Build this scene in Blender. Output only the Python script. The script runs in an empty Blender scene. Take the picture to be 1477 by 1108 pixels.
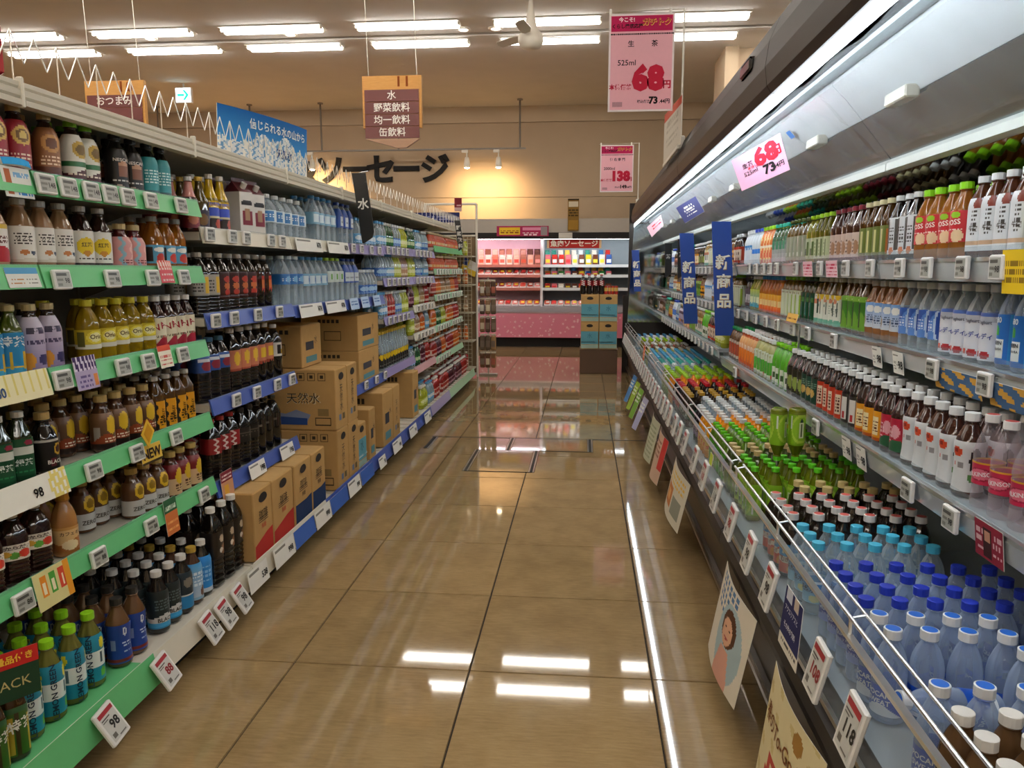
import bpy, math, random
import numpy as np
from mathutils import Vector, Matrix
random.seed(11)
PI = math.pi
S = bpy.context.scene
COL = S.collection

# ------------------------------------------------------------------ camera, world, exposure
cam = bpy.data.objects.new('camera', bpy.data.cameras.new('camera'))
COL.objects.link(cam)
cam.location = (0, 0, 1.33)
cam.rotation_euler = (math.radians(90 - 8.455), 0, math.radians(5.32))
cam.data.sensor_width = 36
cam.data.lens = 1110 / 1477 * 36
cam.data.clip_start = 0.05
S.camera = cam
w = bpy.data.worlds.new('world'); S.world = w; w.use_nodes = True
w.node_tree.nodes['Background'].inputs[0].default_value = (0.9, 0.85, 0.78, 1)
w.node_tree.nodes['Background'].inputs[1].default_value = 0.05
S.view_settings.view_transform = 'Standard'
S.view_settings.look = 'None'
S.view_settings.gamma = 1
S.view_settings.use_curve_mapping = False
S.view_settings.exposure = 0.42
try:
    S.cycles.use_denoising = True
    S.cycles.transparent_max_bounces = 14
    S.cycles.max_bounces = 7
    S.cycles.diffuse_bounces = 4
    S.cycles.glossy_bounces = 4
    S.cycles.sample_clamp_indirect = 4
    S.cycles.caustics_reflective = False
    S.cycles.caustics_refractive = False
except Exception:
    pass
TUBE = 18.5        # radiance of the ceiling tubes
LED = 24.0         # radiance of the case light strip
SPOT = 9.0        # watts of the warm track spots

# ------------------------------------------------------------------ materials
def hx(s):
    if not isinstance(s, str): return tuple(s)
    s = s.lstrip('#'); o = []
    for i in (0, 2, 4):
        c = int(s[i:i + 2], 16) / 255
        o.append(c / 12.92 if c <= .04045 else ((c + .055) / 1.055) ** 2.4)
    return tuple(o)
MATS = {}
def principled(name):
    m = bpy.data.materials.new(name); m.use_nodes = True
    n = m.node_tree.nodes; l = m.node_tree.links
    MATS[name] = m
    return m, n, l, n['Principled BSDF']
def col_mat(name, rough=.5, metal=0., spec=.5, noise=.06, scale=40., alpha=1., coat=0., bump=0.):
    """colour comes from the mesh's own face colour 'Col', broken up by a little noise"""
    m, n, l, b = principled(name)
    a = n.new('ShaderNodeAttribute'); a.attribute_name = 'Col'
    t = n.new('ShaderNodeTexCoord'); nz = n.new('ShaderNodeTexNoise'); nz.inputs['Scale'].default_value = scale
    l.new(t.outputs['Object'], nz.inputs['Vector'])
    r = n.new('ShaderNodeMapRange'); r.inputs[3].default_value = 1 - noise; r.inputs[4].default_value = 1 + noise
    l.new(nz.outputs['Fac'], r.inputs[0])
    v = n.new('ShaderNodeVectorMath'); v.operation = 'SCALE'
    l.new(a.outputs['Color'], v.inputs[0]); l.new(r.outputs[0], v.inputs['Scale'])
    l.new(v.outputs[0], b.inputs['Base Color'])
    b.inputs['Roughness'].default_value = rough; b.inputs['Metallic'].default_value = metal
    b.inputs['Specular IOR Level'].default_value = spec; b.inputs['Coat Weight'].default_value = coat
    if bump:
        bp = n.new('ShaderNodeBump'); bp.inputs['Strength'].default_value = bump; bp.inputs['Distance'].default_value = .004
        l.new(nz.outputs['Fac'], bp.inputs['Height']); l.new(bp.outputs[0], b.inputs['Normal'])
    if alpha < 1:
        out = n['Material Output']; tr = n.new('ShaderNodeBsdfTransparent'); mx = n.new('ShaderNodeMixShader')
        l.new(v.outputs[0], tr.inputs[0])
        mx.inputs[0].default_value = alpha
        l.new(tr.outputs[0], mx.inputs[1]); l.new(b.outputs[0], mx.inputs[2]); l.new(mx.outputs[0], out.inputs[0])
    return m
col_mat('paper', .75, spec=.2, noise=.03)
col_mat('label', .34, noise=.03)
col_mat('plastic', .38, noise=.03)
col_mat('gloss', .07, noise=.02, spec=.8)
col_mat('tinted', .05, noise=.02, spec=.8, alpha=.6)
col_mat('painted', .4, noise=.04, scale=15)
col_mat('satin_dark', .5, noise=.04, spec=.25)
col_mat('metal', .28, metal=1., noise=.05)
col_mat('matte', .8, noise=.06, scale=6)
col_mat('card', .85, noise=.08, scale=25, spec=.15, bump=.05)
col_mat('mirror', .06, metal=1., noise=.02)
col_mat('brushed', .22, metal=.75, noise=.03, scale=4)
col_mat('panel', .16, noise=.02, scale=3, spec=.5)
def glassy(name, tint, opacity, rough=.04, spec=.5, body=(.8, .9, 1.)):
    m, n, l, b = principled(name)
    b.inputs['Base Color'].default_value = (*body, 1); b.inputs['Roughness'].default_value = rough
    b.inputs['Specular IOR Level'].default_value = spec
    tr = n.new('ShaderNodeBsdfTransparent'); tr.inputs[0].default_value = (*tint, 1)
    fr = n.new('ShaderNodeLayerWeight'); fr.inputs[0].default_value = .35
    mr = n.new('ShaderNodeMapRange'); mr.inputs[3].default_value = opacity; mr.inputs[4].default_value = min(1, opacity * 3 + .12)
    l.new(fr.outputs['Facing'], mr.inputs[0])
    mx = n.new('ShaderNodeMixShader'); l.new(mr.outputs[0], mx.inputs[0])
    l.new(tr.outputs[0], mx.inputs[1]); l.new(b.outputs[0], mx.inputs[2]); l.new(mx.outputs[0], n['Material Output'].inputs[0])
    return m
glassy('clear_water', (.92, .96, .98), .19, spec=.9, body=(.72, .81, .86))
glassy('pale_blue', (.88, .93, .985), .24, spec=.9, body=(.58, .71, .92))
glassy('clear_pink', (.96, .92, .94), .10, spec=.9, body=(.75, .7, .74))
glassy('clear_film', (.98, .985, .99), .035, rough=.06, body=(.85, .9, .95))
glassy('clear_panel', (.95, .97, .98), .04, rough=.05, body=(.5, .55, .58))
def emit(name, col, k):
    m, n, l, b = principled(name)
    b.inputs['Base Color'].default_value = (*col, 1)
    b.inputs['Emission Color'].default_value = (*col, 1); b.inputs['Emission Strength'].default_value = k
    return m
emit('tube_light', (1., .965, .91), TUBE)
emit('led_light', (.86, .94, 1.), LED)
emit('pink_light', (1., .82, .87), 17.)
emit('cool_light', (.9, .97, 1.), 13.)
emit('spot_light', (1., .80, .5), 30.)
emit('exit_white', (.85, .97, 1.), 1.6)
emit('exit_green', (.0, .55, .40), 1.0)
emit('small_light', (1., .9, .75), 2.5)

def floor_mat():
    m, n, l, b = principled('polished_tile')
    g = n.new('ShaderNodeNewGeometry'); oi = n.new('ShaderNodeObjectInfo')
    mp = n.new('ShaderNodeMapping'); mp.inputs['Scale'].default_value = (16.0, 110., 1.)
    l.new(g.outputs['Position'], mp.inputs['Vector'])
    n1 = n.new('ShaderNodeTexNoise'); n1.inputs['Scale'].default_value = 1.0; n1.inputs['Detail'].default_value = 6; n1.inputs['Roughness'].default_value = .7
    l.new(mp.outputs[0], n1.inputs['Vector'])
    n2 = n.new('ShaderNodeTexNoise'); n2.inputs['Scale'].default_value = 7.0; n2.inputs['Detail'].default_value = 5
    l.new(g.outputs['Position'], n2.inputs['Vector'])
    r = n.new('ShaderNodeValToRGB')
    r.color_ramp.elements[0].position = .28; r.color_ramp.elements[0].color = (*hx('#806846'), 1)
    r.color_ramp.elements[1].position = .72; r.color_ramp.elements[1].color = (*hx('#a78d64'), 1)
    mx = n.new('ShaderNodeMath'); mx.operation = 'MULTIPLY_ADD'; mx.inputs[1].default_value = .6
    m2 = n.new('ShaderNodeMath'); m2.operation = 'MULTIPLY'; m2.inputs[1].default_value = .4
    l.new(n2.outputs['Fac'], m2.inputs[0]); l.new(n1.outputs['Fac'], mx.inputs[0]); l.new(m2.outputs[0], mx.inputs[2])
    l.new(mx.outputs[0], r.inputs[0])
    rr = n.new('ShaderNodeMapRange'); rr.inputs[3].default_value = .94; rr.inputs[4].default_value = 1.06
    l.new(oi.outputs['Random'], rr.inputs[0])
    v = n.new('ShaderNodeVectorMath'); v.operation = 'SCALE'; l.new(r.outputs[0], v.inputs[0]); l.new(rr.outputs[0], v.inputs['Scale'])
    l.new(v.outputs[0], b.inputs['Base Color'])
    b.inputs['Roughness'].default_value = .04; b.inputs['Specular IOR Level'].default_value = .6
floor_mat()
def plain(name, c, rough, noise_scale=3., amt=.05, spec=.3):
    m, n, l, b = principled(name)
    t = n.new('ShaderNodeNewGeometry'); nz = n.new('ShaderNodeTexNoise'); nz.inputs['Scale'].default_value = noise_scale
    l.new(t.outputs['Position'], nz.inputs['Vector'])
    c = hx(c); rp = n.new('ShaderNodeValToRGB')
    rp.color_ramp.elements[0].color = (*[x * (1 - amt) for x in c], 1); rp.color_ramp.elements[1].color = (*[min(1, x * (1 + amt)) for x in c], 1)
    l.new(nz.outputs['Fac'], rp.inputs[0]); l.new(rp.outputs[0], b.inputs['Base Color'])
    b.inputs['Roughness'].default_value = rough; b.inputs['Specular IOR Level'].default_value = spec
plain('grout', '#2a221a', .9)
plain('ceiling_paint', '#ebe7e1', .85)
plain('wall_paint', '#c2ad92', .8)
plain('wall_paint_low', '#b59f84', .8)
plain('slot_shade', '#5d554c', .8)
def wood_mat():
    m, n, l, b = principled('light_wood')
    t = n.new('ShaderNodeTexCoord'); mp = n.new('ShaderNodeMapping'); mp.inputs['Scale'].default_value = (4, 4, 60)
    l.new(t.outputs['Object'], mp.inputs[0]); nz = n.new('ShaderNodeTexNoise'); nz.inputs['Detail'].default_value = 4
    l.new(mp.outputs[0], nz.inputs['Vector']); rp = n.new('ShaderNodeValToRGB')
    rp.color_ramp.elements[0].color = (*hx('#b5792f'), 1); rp.color_ramp.elements[1].color = (*hx('#d9a254'), 1)
    l.new(nz.outputs['Fac'], rp.inputs[0]); l.new(rp.outputs[0], b.inputs['Base Color']); b.inputs['Roughness'].default_value = .5
wood_mat()

# ------------------------------------------------------------------ mesh builder
def sqf(c, sn, sq):
    """radius factor of a rounded square, corners just past the nominal radius"""
    return 1.035 * ((2 * .70711 ** sq) / (abs(c) ** sq + abs(sn) ** sq)) ** (1 / sq)
class MB:
    def __init__(s): s.v = []; s.f = []; s.k = []; s.c = []
    def add(s, verts, faces, key, col=(.8, .8, .8)):
        o = len(s.v); s.v.extend(tuple(p) for p in verts); col = hx(col)
        for f in faces:
            s.f.append(tuple(o + i for i in f)); s.k.append(key); s.c.append(col)
        return s
    def box(s, x0, x1, y0, y1, z0, z1, key, col=(.8, .8, .8), bev=0.):
        if bev <= 0:
            v = [(x, y, z) for z in (z0, z1) for y in (y0, y1) for x in (x0, x1)]
            return s.add(v, [(0, 2, 3, 1), (4, 5, 7, 6), (0, 1, 5, 4), (2, 6, 7, 3), (0, 4, 6, 2), (1, 3, 7, 5)], key, col)
        b = min(bev, (x1 - x0) / 2.01, (y1 - y0) / 2.01, (z1 - z0) / 2.01); R = []
        def ring(i, z): return [(x0 + i + b, y0 + i, z), (x1 - i - b, y0 + i, z), (x1 - i, y0 + i + b, z), (x1 - i, y1 - i - b, z), (x1 - i - b, y1 - i, z), (x0 + i + b, y1 - i, z), (x0 + i, y1 - i - b, z), (x0 + i, y0 + i + b, z)]
        R = [ring(b * .99, z0), ring(0, z0 + b), ring(0, z1 - b), ring(b * .99, z1)]
        v = sum(R, []); f = [tuple(range(7, -1, -1)), tuple(range(24, 32))]
        for a in range(3):
            for i in range(8): f.append((a * 8 + i, a * 8 + (i + 1) % 8, a * 8 + 8 + (i + 1) % 8, a * 8 + 8 + i))
        return s.add(v, f, key, col)
    def quad(s, a, b, c, d, key, col=(.8, .8, .8)): return s.add([a, b, c, d], [(0, 1, 2, 3)], key, col)
    def tube(s, p, q, r, key, col=(.8, .8, .8), n=8, r2=None, caps=True):
        p, q = Vector(p), Vector(q); d = (q - p).normalized()
        u = d.orthogonal().normalized(); w_ = d.cross(u); r2 = r if r2 is None else r2; v = []
        for c, rad in ((p, r), (q, r2)):
            for i in range(n):
                t = 2 * PI * i / n; v.append(c + (u * math.cos(t) + w_ * math.sin(t)) * rad)
        f = [(i, (i + 1) % n, n + (i + 1) % n, n + i) for i in range(n)]
        if caps: f += [tuple(range(n - 1, -1, -1)), tuple(range(n, 2 * n))]
        return s.add(v, f, key, col)
    def lathe(s, prof, n, key, col=(.8, .8, .8), sq=2., k=8, cx=0, cy=0, closed=True):
        v = []
        for p in prof:
            r, z = p[0], p[1]; a = p[2] if len(p) > 2 else 0
            for i in range(n):
                t = 2 * PI * i / n; c, sn = math.cos(t), math.sin(t)
                rr = r * (1 - a * (.5 - .5 * math.cos(k * t)))
                if sq > 2: rr *= sqf(c, sn, sq)
                v.append((cx + rr * c, cy + rr * sn, z))
        f = []; m = len(prof)
        for j in range(m - 1):
            for i in range(n): f.append((j * n + i, j * n + (i + 1) % n, (j + 1) * n + (i + 1) % n, (j + 1) * n + i))
        if closed: f += [tuple(range(n - 1, -1, -1)), tuple(range((m - 1) * n, m * n))]
        return s.add(v, f, key, col)
    def prism(s, poly, y0, y1, key, col=(.8, .8, .8)):
        """polygon in x,z swept along y"""
        n = len(poly); v = [(x, y0, z) for x, z in poly] + [(x, y1, z) for x, z in poly]
        f = [(i, (i + 1) % n, n + (i + 1) % n, n + i) for i in range(n)] + [tuple(range(n - 1, -1, -1)), tuple(range(n, 2 * n))]
        return s.add(v, f, key, col)
    def text(s, txt, fn, size, key='paper', col=(0, 0, 0), bold=.0, align='CENTER'):
        V, F = glyphs(txt, bold, align)
        return s.add([fn(x * size, y * size) for x, y in V], F, key, col)
    def mesh(s, name, smooth=False):
        me = bpy.data.meshes.new(name); me.from_pydata(s.v, [], s.f)
        keys = list(dict.fromkeys(s.k))
        for k in keys: me.materials.append(MATS[k])
        if len(keys) > 1: me.polygons.foreach_set('material_index', [keys.index(k) for k in s.k])
        at = me.attributes.new('Col', 'FLOAT_COLOR', 'FACE')
        at.data.foreach_set('color', np.array([(*c[:3], 1.) for c in s.c], dtype=np.float32).ravel())
        if smooth: me.polygons.foreach_set('use_smooth', [True] * len(s.f))
        me.update(); return me
    def build(s, name, parent=None, smooth=False):
        return link(name, s.mesh(name, smooth), parent)
GL = {}
def glyphs(txt, bold=0., align='CENTER'):
    key = (txt, bold, align)
    if key not in GL:
        c = bpy.data.curves.new('lettering', 'FONT'); c.body = txt; c.size = 1; c.resolution_u = 2; c.offset = bold
        c.align_x = align; c.align_y = 'CENTER'
        o = bpy.data.objects.new('lettering', c); COL.objects.link(o)
        me = bpy.data.meshes.new_from_object(o.evaluated_get(bpy.context.evaluated_depsgraph_get()))
        GL[key] = ([(v.co.x, v.co.y) for v in me.vertices], [tuple(p.vertices) for p in me.polygons])
        bpy.data.objects.remove(o); bpy.data.curves.remove(c); bpy.data.meshes.remove(me)
    return GL[key]
def planar(o, ex, ey, lift=.0012):
    o, ex, ey = Vector(o), Vector(ex).normalized(), Vector(ey).normalized(); n = ex.cross(ey).normalized() * lift
    return lambda x, y: o + ex * x + ey * y + n
def link(name, data, parent=None):
    o = bpy.data.objects.new(name, data); COL.objects.link(o)
    if parent is not None: o.parent = parent
    return o
def tag(o, label, cat, group=None):
    o['label'] = label; o['category'] = cat
    if group: o['group'] = group
    return o
def thing(name, label, cat, loc=(0, 0, 0), rot=0., group=None):
    o = link(name, None); o.location = loc
    o.rotation_euler = rot if isinstance(rot, tuple) else (0, 0, rot)
    return tag(o, label, cat, group)
def struct(name, mb, parent=None):
    o = mb.build(name, parent)
    if parent is None: o['kind'] = 'structure'
    return o
ORD = ['first', 'second', 'third', 'fourth', 'fifth', 'sixth', 'seventh', 'eighth', 'ninth', 'tenth', 'eleventh', 'twelfth', 'thirteenth', 'fourteenth', 'fifteenth', 'sixteenth', 'seventeenth', 'eighteenth', 'nineteenth', 'twentieth', 'twenty-first', 'twenty-second', 'twenty-third', 'twenty-fourth']

# ------------------------------------------------------------------ room shell
CH = 4.2
fl = struct('floor', MB().box(-12, 4, -4, 14.4, -.1, -.006, 'grout'))
TS, TX0, TY0 = .605, -.971, 2.387
def tile_mesh(x0, x1, y0, y1):
    g = .0022; b = .0016; z = -.0005
    v = [(x0 + g, y0 + g, -.006), (x1 - g, y0 + g, -.006), (x1 - g, y1 - g, -.006), (x0 + g, y1 - g, -.006)]
    v += [(x0 + g + b, y0 + g + b, z), (x1 - g - b, y0 + g + b, z), (x1 - g - b, y1 - g - b, z), (x0 + g + b, y1 - g - b, z)]
    return MB().add(v, [(4, 5, 6, 7), (0, 1, 5, 4), (1, 2, 6, 5), (2, 3, 7, 6), (3, 0, 4, 7)], 'polished_tile')
tm = tile_mesh(0, TS, 0, TS).mesh('floor_tile')
HATCH = [(-.775, -.335, 4.95, 5.56), (-.55, .06, 5.56, 5.98)]
for i in range(-6, 4):
    for j in range(-5, 20):
        x, y = TX0 + i * TS, TY0 + j * TS
        if i < -1 and not (13 <= j): continue          # under the shelving
        if i >= 3 and j < 13: continue
        t = link('floor_tile', tm, fl); t.location = (x, y, random.uniform(-.0002, .0002))
# rest of the shop floor beyond the aisle, hidden from here
link('floor_slab', MB().box(-12, TX0 - TS * 6, -4, 14.4, -.006, -.001, 'polished_tile').mesh('floor_slab'), fl)
# inspection hatches let into the floor
for hi, (x0, x1, y0, y1) in enumerate(HATCH):
    h = thing('floor_hatch', ['square floor hatch with twin steel side rails in the aisle', 'wide shallow floor hatch just behind the square hatch'][hi], 'hatch', ((x0 + x1) / 2, (y0 + y1) / 2, 0))
    a, b = (x1 - x0) / 2, (y1 - y0) / 2
    MB().box(-a, a, -b, b, -.004, .0012, 'polished_tile').build('hatch_panel', h)
    for sx in (-1, 1):
        m = MB(); m.box(sx * a - .022, sx * a + .022, -b, b, -.004, .0016, 'matte', '#1c1813')
        m.box(sx * a - .019, sx * a - .009, -b, b, -.003, .0024, 'metal', '#b8b4ac'); m.box(sx * a + .009, sx * a + .019, -b, b, -.003, .0024, 'metal', '#b8b4ac'); m.build('side_rail', h)
    for sy in (-1, 1): MB().box(-a, a, sy * b - .004, sy * b + .004, -.003, .0022, 'matte', '#2c261e').build('cross_rail', h)
m = MB().box(-1.2, .56, 5.975, 5.987, -.003, .0014, 'matte', '#2c261e'); tag(m.build('drain_joint'), 'thin dark joint strip running across the aisle floor behind the hatches', 'floor joint')
m = MB(); m.box(-1.19, -1.165, 5.58, 5.96, -.004, .0016, 'matte', '#1c1813'); m.box(-1.163, -1.15, 5.58, 5.96, -.003, .0024, 'metal', '#b8b4ac')
tag(m.build('hatch_rail'), 'short steel floor rail beside the foot of the shelving', 'hatch')

ce = struct('ceiling', MB().box(-12, 4, -4, 9.86, CH, CH + .1, 'ceiling_paint').box(-12, 4, 9.98, 14.4, CH, CH + .1, 'ceiling_paint'))
struct('trim_1', MB().box(-12, 4, 9.84, 10.0, CH + .05, CH + .12, 'slot_shade'))  # backing of the ceiling slot, the gap's shade put into its dark colour
wb = MB(); wb.box(-12, 4, 14.2, 14.4, 0, 2.62, 'wall_paint_low'); wb.box(-12, 4, 14.19, 14.4, 2.625, 3.92, 'wall_paint_low'); wb.box(-12, 4, 14.16, 14.4, 3.925, CH, 'wall_paint')
struct('wall_back', wb)
struct('wall_left', MB().box(-12.2, -12, -4, 14.4, 0, CH, 'wall_paint'))
struct('wall_right', MB().box(4, 4.2, -4, 14.4, 0, CH, 'wall_paint'))
struct('wall_front', MB().box(-12, 4, -4.2, -4, 0, CH, 'wall_paint'))
pl = MB(); pl.box(1.96, 2.75, 10.85, 11.6, 0, CH, 'wall_paint'); pl.box(1.79, 1.96, 10.75, 11.6, 0, CH, 'wall_paint')
struct('trim_2', pl)
tag(MB().box(1.72, 1.88, 10.3, 10.74, 2.9, 3.35, 'card', '#8a5a2c', .01).build('sign_end'), 'small brown wooden box sign behind the canopy beside the pillar', 'sign')

# ceiling light fixtures
def fixture(x, y, bright, label, z=CH):
    o = thing('ceiling_light', label, 'ceiling light', (x, y, z), 0, 'twin-tube ceiling lights')
    L = .63
    m = MB(); pr = [(-.125, -.001), (-.125, -.012), (-.02, -.018), (.02, -.018), (.125, -.012), (.125, -.001)]
    m.add([(-L, a, b) for a, b in pr] + [(L, a, b) for a, b in pr], [(i, (i + 1) % 6, 6 + (i + 1) % 6, 6 + i) for i in range(6)] + [tuple(range(5, -1, -1)), tuple(range(6, 12))], 'painted', '#efeae0')
    for sx in (-1, 1):
        for sy in (-1, 1): m.box(sx * (L - .012) - .012, sx * (L - .012) + .012, sy * .062 - .018, sy * .062 + .018, -.046, -.01, 'painted', '#e8e2d6', .004)
    m.build('housing', o)
    for sy in (-1, 1): MB().tube((-L + .024, sy * .062, -.034), (L - .024, sy * .062, -.034), .0155, 'tube_light').build('tube', o)
    return o
FX = [-7.08, -5.4, -3.77, -2.12, -.47, 1.2, 2.85]
for yi, y in enumerate((-2.8, 1.1, 5.2, 9.45)):
    for k, x in enumerate(FX):
        for q, dy in enumerate((0, .75)):
            fixture(x, y + dy, True, f'twin-tube ceiling light, {ORD[k]} from the left side, {["nearer", "farther"][q]} strip of the {["rearmost","overhead","middle","far"][yi]} pair of rows')
for i, (x, y) in enumerate([(-5.45, 9.7), (-3.64, 9.7), (-1.49, 9.7), (-1.1, 9.7)]):
    o = thing('downlight', f'small round ceiling downlight by the ceiling slot, {ORD[i]} along', 'downlight', (x, y, CH))
    MB().lathe([(.06, -.015), (.085, -.012), (.09, -.001)], 16, 'painted', '#e8e2d6').build('rim', o); MB().lathe([(.02, -.022), (.055, -.017), (.058, -.015)], 16, 'small_light').build('lamp', o)

# ceiling fan
o = thing('ceiling_fan', 'white ceiling fan with grey blades near the ceiling lights', 'fan', (-.56, 8.0, 0))
MB().tube((0, 0, 3.72), (0, 0, CH), .012, 'painted', '#d8d2c8').build('rod', o)
MB().lathe([(.03, 3.48), (.095, 3.5), (.125, 3.55), (.125, 3.6), (.10, 3.64), (.06, 3.70), (.03, 3.85), (.02, 3.95)], 20, 'painted', '#e9e2d4').build('motor_housing', o, True)
for a in (20, 140, 260):
    c, s_ = math.cos(math.radians(a)), math.sin(math.radians(a)); m = MB()
    P0 = [(.1, -.02), (.18, -.05), (.44, -.045), (.47, 0), (.44, .045), (.18, .05), (.1, .02)]
    top = [(x * c - y * s_, x * s_ + y * c, 3.62 + y * .35) for x, y in P0]; bot = [(p[0], p[1], p[2] - .008) for p in top]
    m.add(top + bot, [tuple(range(7)), tuple(range(13, 6, -1))] + [(i, i + 7, (i + 1) % 7 + 7, (i + 1) % 7) for i in range(7)], 'painted', '#c2b8aa'); m.build('blade', o)

# wall lettering, raised black letters
o = thing('wall_lettering', 'raised black kana letters on the warm back wall', 'lettering', (0, 14.19, 0))
xs = [-6.6, -6.12, -5.65, -5.12, -4.66, -4.18, -3.71, -3.24, -2.72]
for ch, x in zip('ハムベ&ソーセージ', xs):
    if ch == 'ベ': continue
    V, F = glyphs(ch, .035); m = MB(); sz = .55; z0 = 3.10
    for k, yy in ((0, -.06), (1, -.02)):
        m.add([(x + a * sz, yy, z0 + b * sz) for a, b in V], F if k == 0 else [f[::-1] for f in F], 'matte', '#0c0a09')
    ed = {}
    for f in F:
        for i in range(len(f)):
            e = (f[i], f[(i + 1) % len(f)]); ed[e] = 1
    for (p, q) in ed:
        if (q, p) not in ed:
            a, b = V[p], V[q]; m.quad((x + a[0] * sz, -.06, z0 + a[1] * sz), (x + b[0] * sz, -.06, z0 + b[1] * sz), (x + b[0] * sz, -.02, z0 + b[1] * sz), (x + a[0] * sz, -.02, z0 + a[1] * sz), 'matte', '#0c0a09')
    m.build('letter', o)

# spotlight track in front of the back wall
o = thing('light_track', 'thin ceiling-hung light track in front of the back wall', 'light track', (0, 13.6, 0))
MB().box(-8.5, -1.03, -.02, .02, 3.375, 3.40, 'painted', '#6d6357').build('rail', o)
for x in (-7.6, -5.9, -4.62, -3.25, -1.13):
    MB().tube((x, 0, 3.4), (x, 0, CH), .016, 'painted', '#6d6357').tube((x, 0, CH - .02), (x, 0, CH), .05, 'painted', '#8d8378').build('drop_rod', o)
sps = [-7.3, -6.7, -5.35, -4.8, -2.05, -1.5]
for i, x in enumerate(sps):
    p = thing('track_spotlight', f'small white track spotlight aimed at the back wall, {ORD[len(sps) - 1 - i]} from the right end', 'spotlight', (x, 13.6, 3.375), 0, 'track spotlights')
    MB().box(-.09, .02, -.018, .018, -.05, .0, 'painted', '#d9d2c4', .005).tube((0, 0, -.05), (0, 0, -.13), .012, 'painted', '#d9d2c4').build('adapter', p)
    MB().lathe([(.045, -.30), (.058, -.29), (.05, -.2), (.035, -.13), (.02, -.12)], 18, 'painted', '#efe8da').build('lamp_head', p, True)
    MB().lathe([(.01, -.318), (.03, -.313), (.046, -.301)], 18, 'spot_light').build('bulb', p, True)
    li = bpy.data.lights.new('spot_lamp', 'SPOT'); li.energy = SPOT * (6.5 if x > -3 else 11); li.color = (1, .68, .34); li.spot_size = math.radians(125); li.spot_blend = 1.; li.shadow_soft_size = .25
    lo = link('spot_lamp', li); lo.location = (x, 13.55, 3.02); lo.rotation_euler = (math.radians(55), 0, 0)

# exit sign
o = thing('exit_sign', 'lit white guidance sign with a green arrow hung from the ceiling', 'sign', (-6.25, 12, 0))
MB().box(-.13, .13, -.03, .03, 3.9, 4.13, 'painted', '#e8e8e8', .006).build('housing', o)
m = MB().box(-.12, .12, -.036, -.031, 3.91, 4.12, 'exit_white'); m.build('light_panel', o)
m = MB(); f = planar((0, -.038, 4.015), (1, 0, 0), (0, 0, 1), .001)
m.add([f(-.09, .018), f(.02, .018), f(.02, -.018), f(-.09, -.018)], [(3, 2, 1, 0)], 'exit_green')
m.add([f(-.005, .075), f(.03, .075), f(.095, 0), f(.03, -.075), f(-.005, -.075), f(.05, 0)], [(5, 2, 1, 0), (4, 3, 2, 5)], 'exit_green'); m.build('arrow', o)
MB().tube((0, 0, 4.13), (0, 0, CH), .015, 'painted', '#d0d0d0').build('stem', o)

# aisle signs
def aisle_sign(x, y, ztop, num, lines, label, ws=.5):
    o = thing('aisle_sign', label, 'aisle sign', (x, y, ztop))
    W = ws; H = ws * .205
    m = MB().box(-W / 2, W / 2, -.02, .02, -H - .6 * W * 1.05, 0, 'light_wood'); m.build('wood_board', o)
    m = MB()
    for k, ch in enumerate(num): m.text(ch, planar((W * (.12 + .14 * k), -.021, -H * .5), (1, 0, 0), (0, 0, 1)), W * .22, 'paper', '#7a3a0c', .035)
    m.build('number', o)
    hh = W * .198
    for k in range(4):
        z1 = -H - .01 - k * hh
        m = MB().box(-W * .46, W * .46, -.03, -.02, z1 - hh + .005, z1, 'painted', '#642a25')
        if k < len(lines): m.text(lines[k], planar((0, -.031, z1 - hh * .5), (1, 0, 0), (0, 0, 1)), W * .155, 'paper', '#f4efe6', .012)
        m.build('name_plate', o)
    zb = -H - .01 - 4 * hh
    m = MB(); P = [(-W * .46, zb), (W * .46, zb), (W * .24, zb - W * .14), (.09 * W, zb - W * .15)]
    m.add([(a, -.028, b) for a, b in P] + [(a, .01, b) for a, b in P], [(0, 3, 2, 1), (4, 5, 6, 7), (0, 1, 5, 4), (1, 2, 6, 5), (2, 3, 7, 6), (3, 0, 4, 7)], 'painted', '#a07a5e'); m.build('pointer', o)
    for sx in (-.4, .42): MB().tube((sx * W, 0, 0), (sx * W - .06 * W, 0, CH - ztop), .003, 'metal', '#cfc8ba').build('hanging_wire', o)
aisle_sign(-1.62, 6.6, 2.925, '11', ['水', '野菜飲料', '均一飲料', '缶飲料'], 'hanging wooden aisle sign numbered 11 with maroon plates', .5)
aisle_sign(-4.3, 7.0, 3.035, '10', ['おつまみ'], 'hanging wooden aisle sign numbered 10 half hidden by the shelf top', .57)

# ------------------------------------------------------------------ left shelving
GREEN, BLUE, CREAM = '#62b878', '#3f57a4', '#dfd9c8'
LX = -1.44
SEAM = [1.05, 1.93, 2.81, 3.70, 4.56, 5.45, 6.42, 7.35, 8.2, 9.05]
LEV = [
    [(1.585, GREEN), (1.343, GREEN), (1.067, GREEN), (.787, GREEN), (.53, GREEN)],
    [(1.585, GREEN), (1.343, GREEN), (1.067, GREEN), (.787, GREEN), (.53, GREEN)],
    [(1.49, CREAM), (1.165, BLUE), (.83, BLUE), (.50, BLUE)],
    [(1.49, CREAM), (1.155, BLUE)],
    [(1.49, '#8f86b8'), (1.15, BLUE), (.60, BLUE)],
    [(1.50, '#8f86b8'), (1.27, '#8f86b8'), (.99, '#8f86b8'), (.61, '#8f86b8')],
    [(1.50, '#8f86b8'), (1.27, '#8f86b8'), (1.03, CREAM), (.79, CREAM), (.50, '#d8a8ac')],
    [(1.56, GREEN), (1.34, '#a9d3ae'), (1.09, '#a9d3ae'), (.79, '#a9d3ae'), (.48, '#a9d3ae')],
    [(1.56, GREEN), (1.34, '#a9d3ae'), (1.09, '#a9d3ae'), (.79, '#a9d3ae'), (.48, '#a9d3ae')]]
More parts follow.
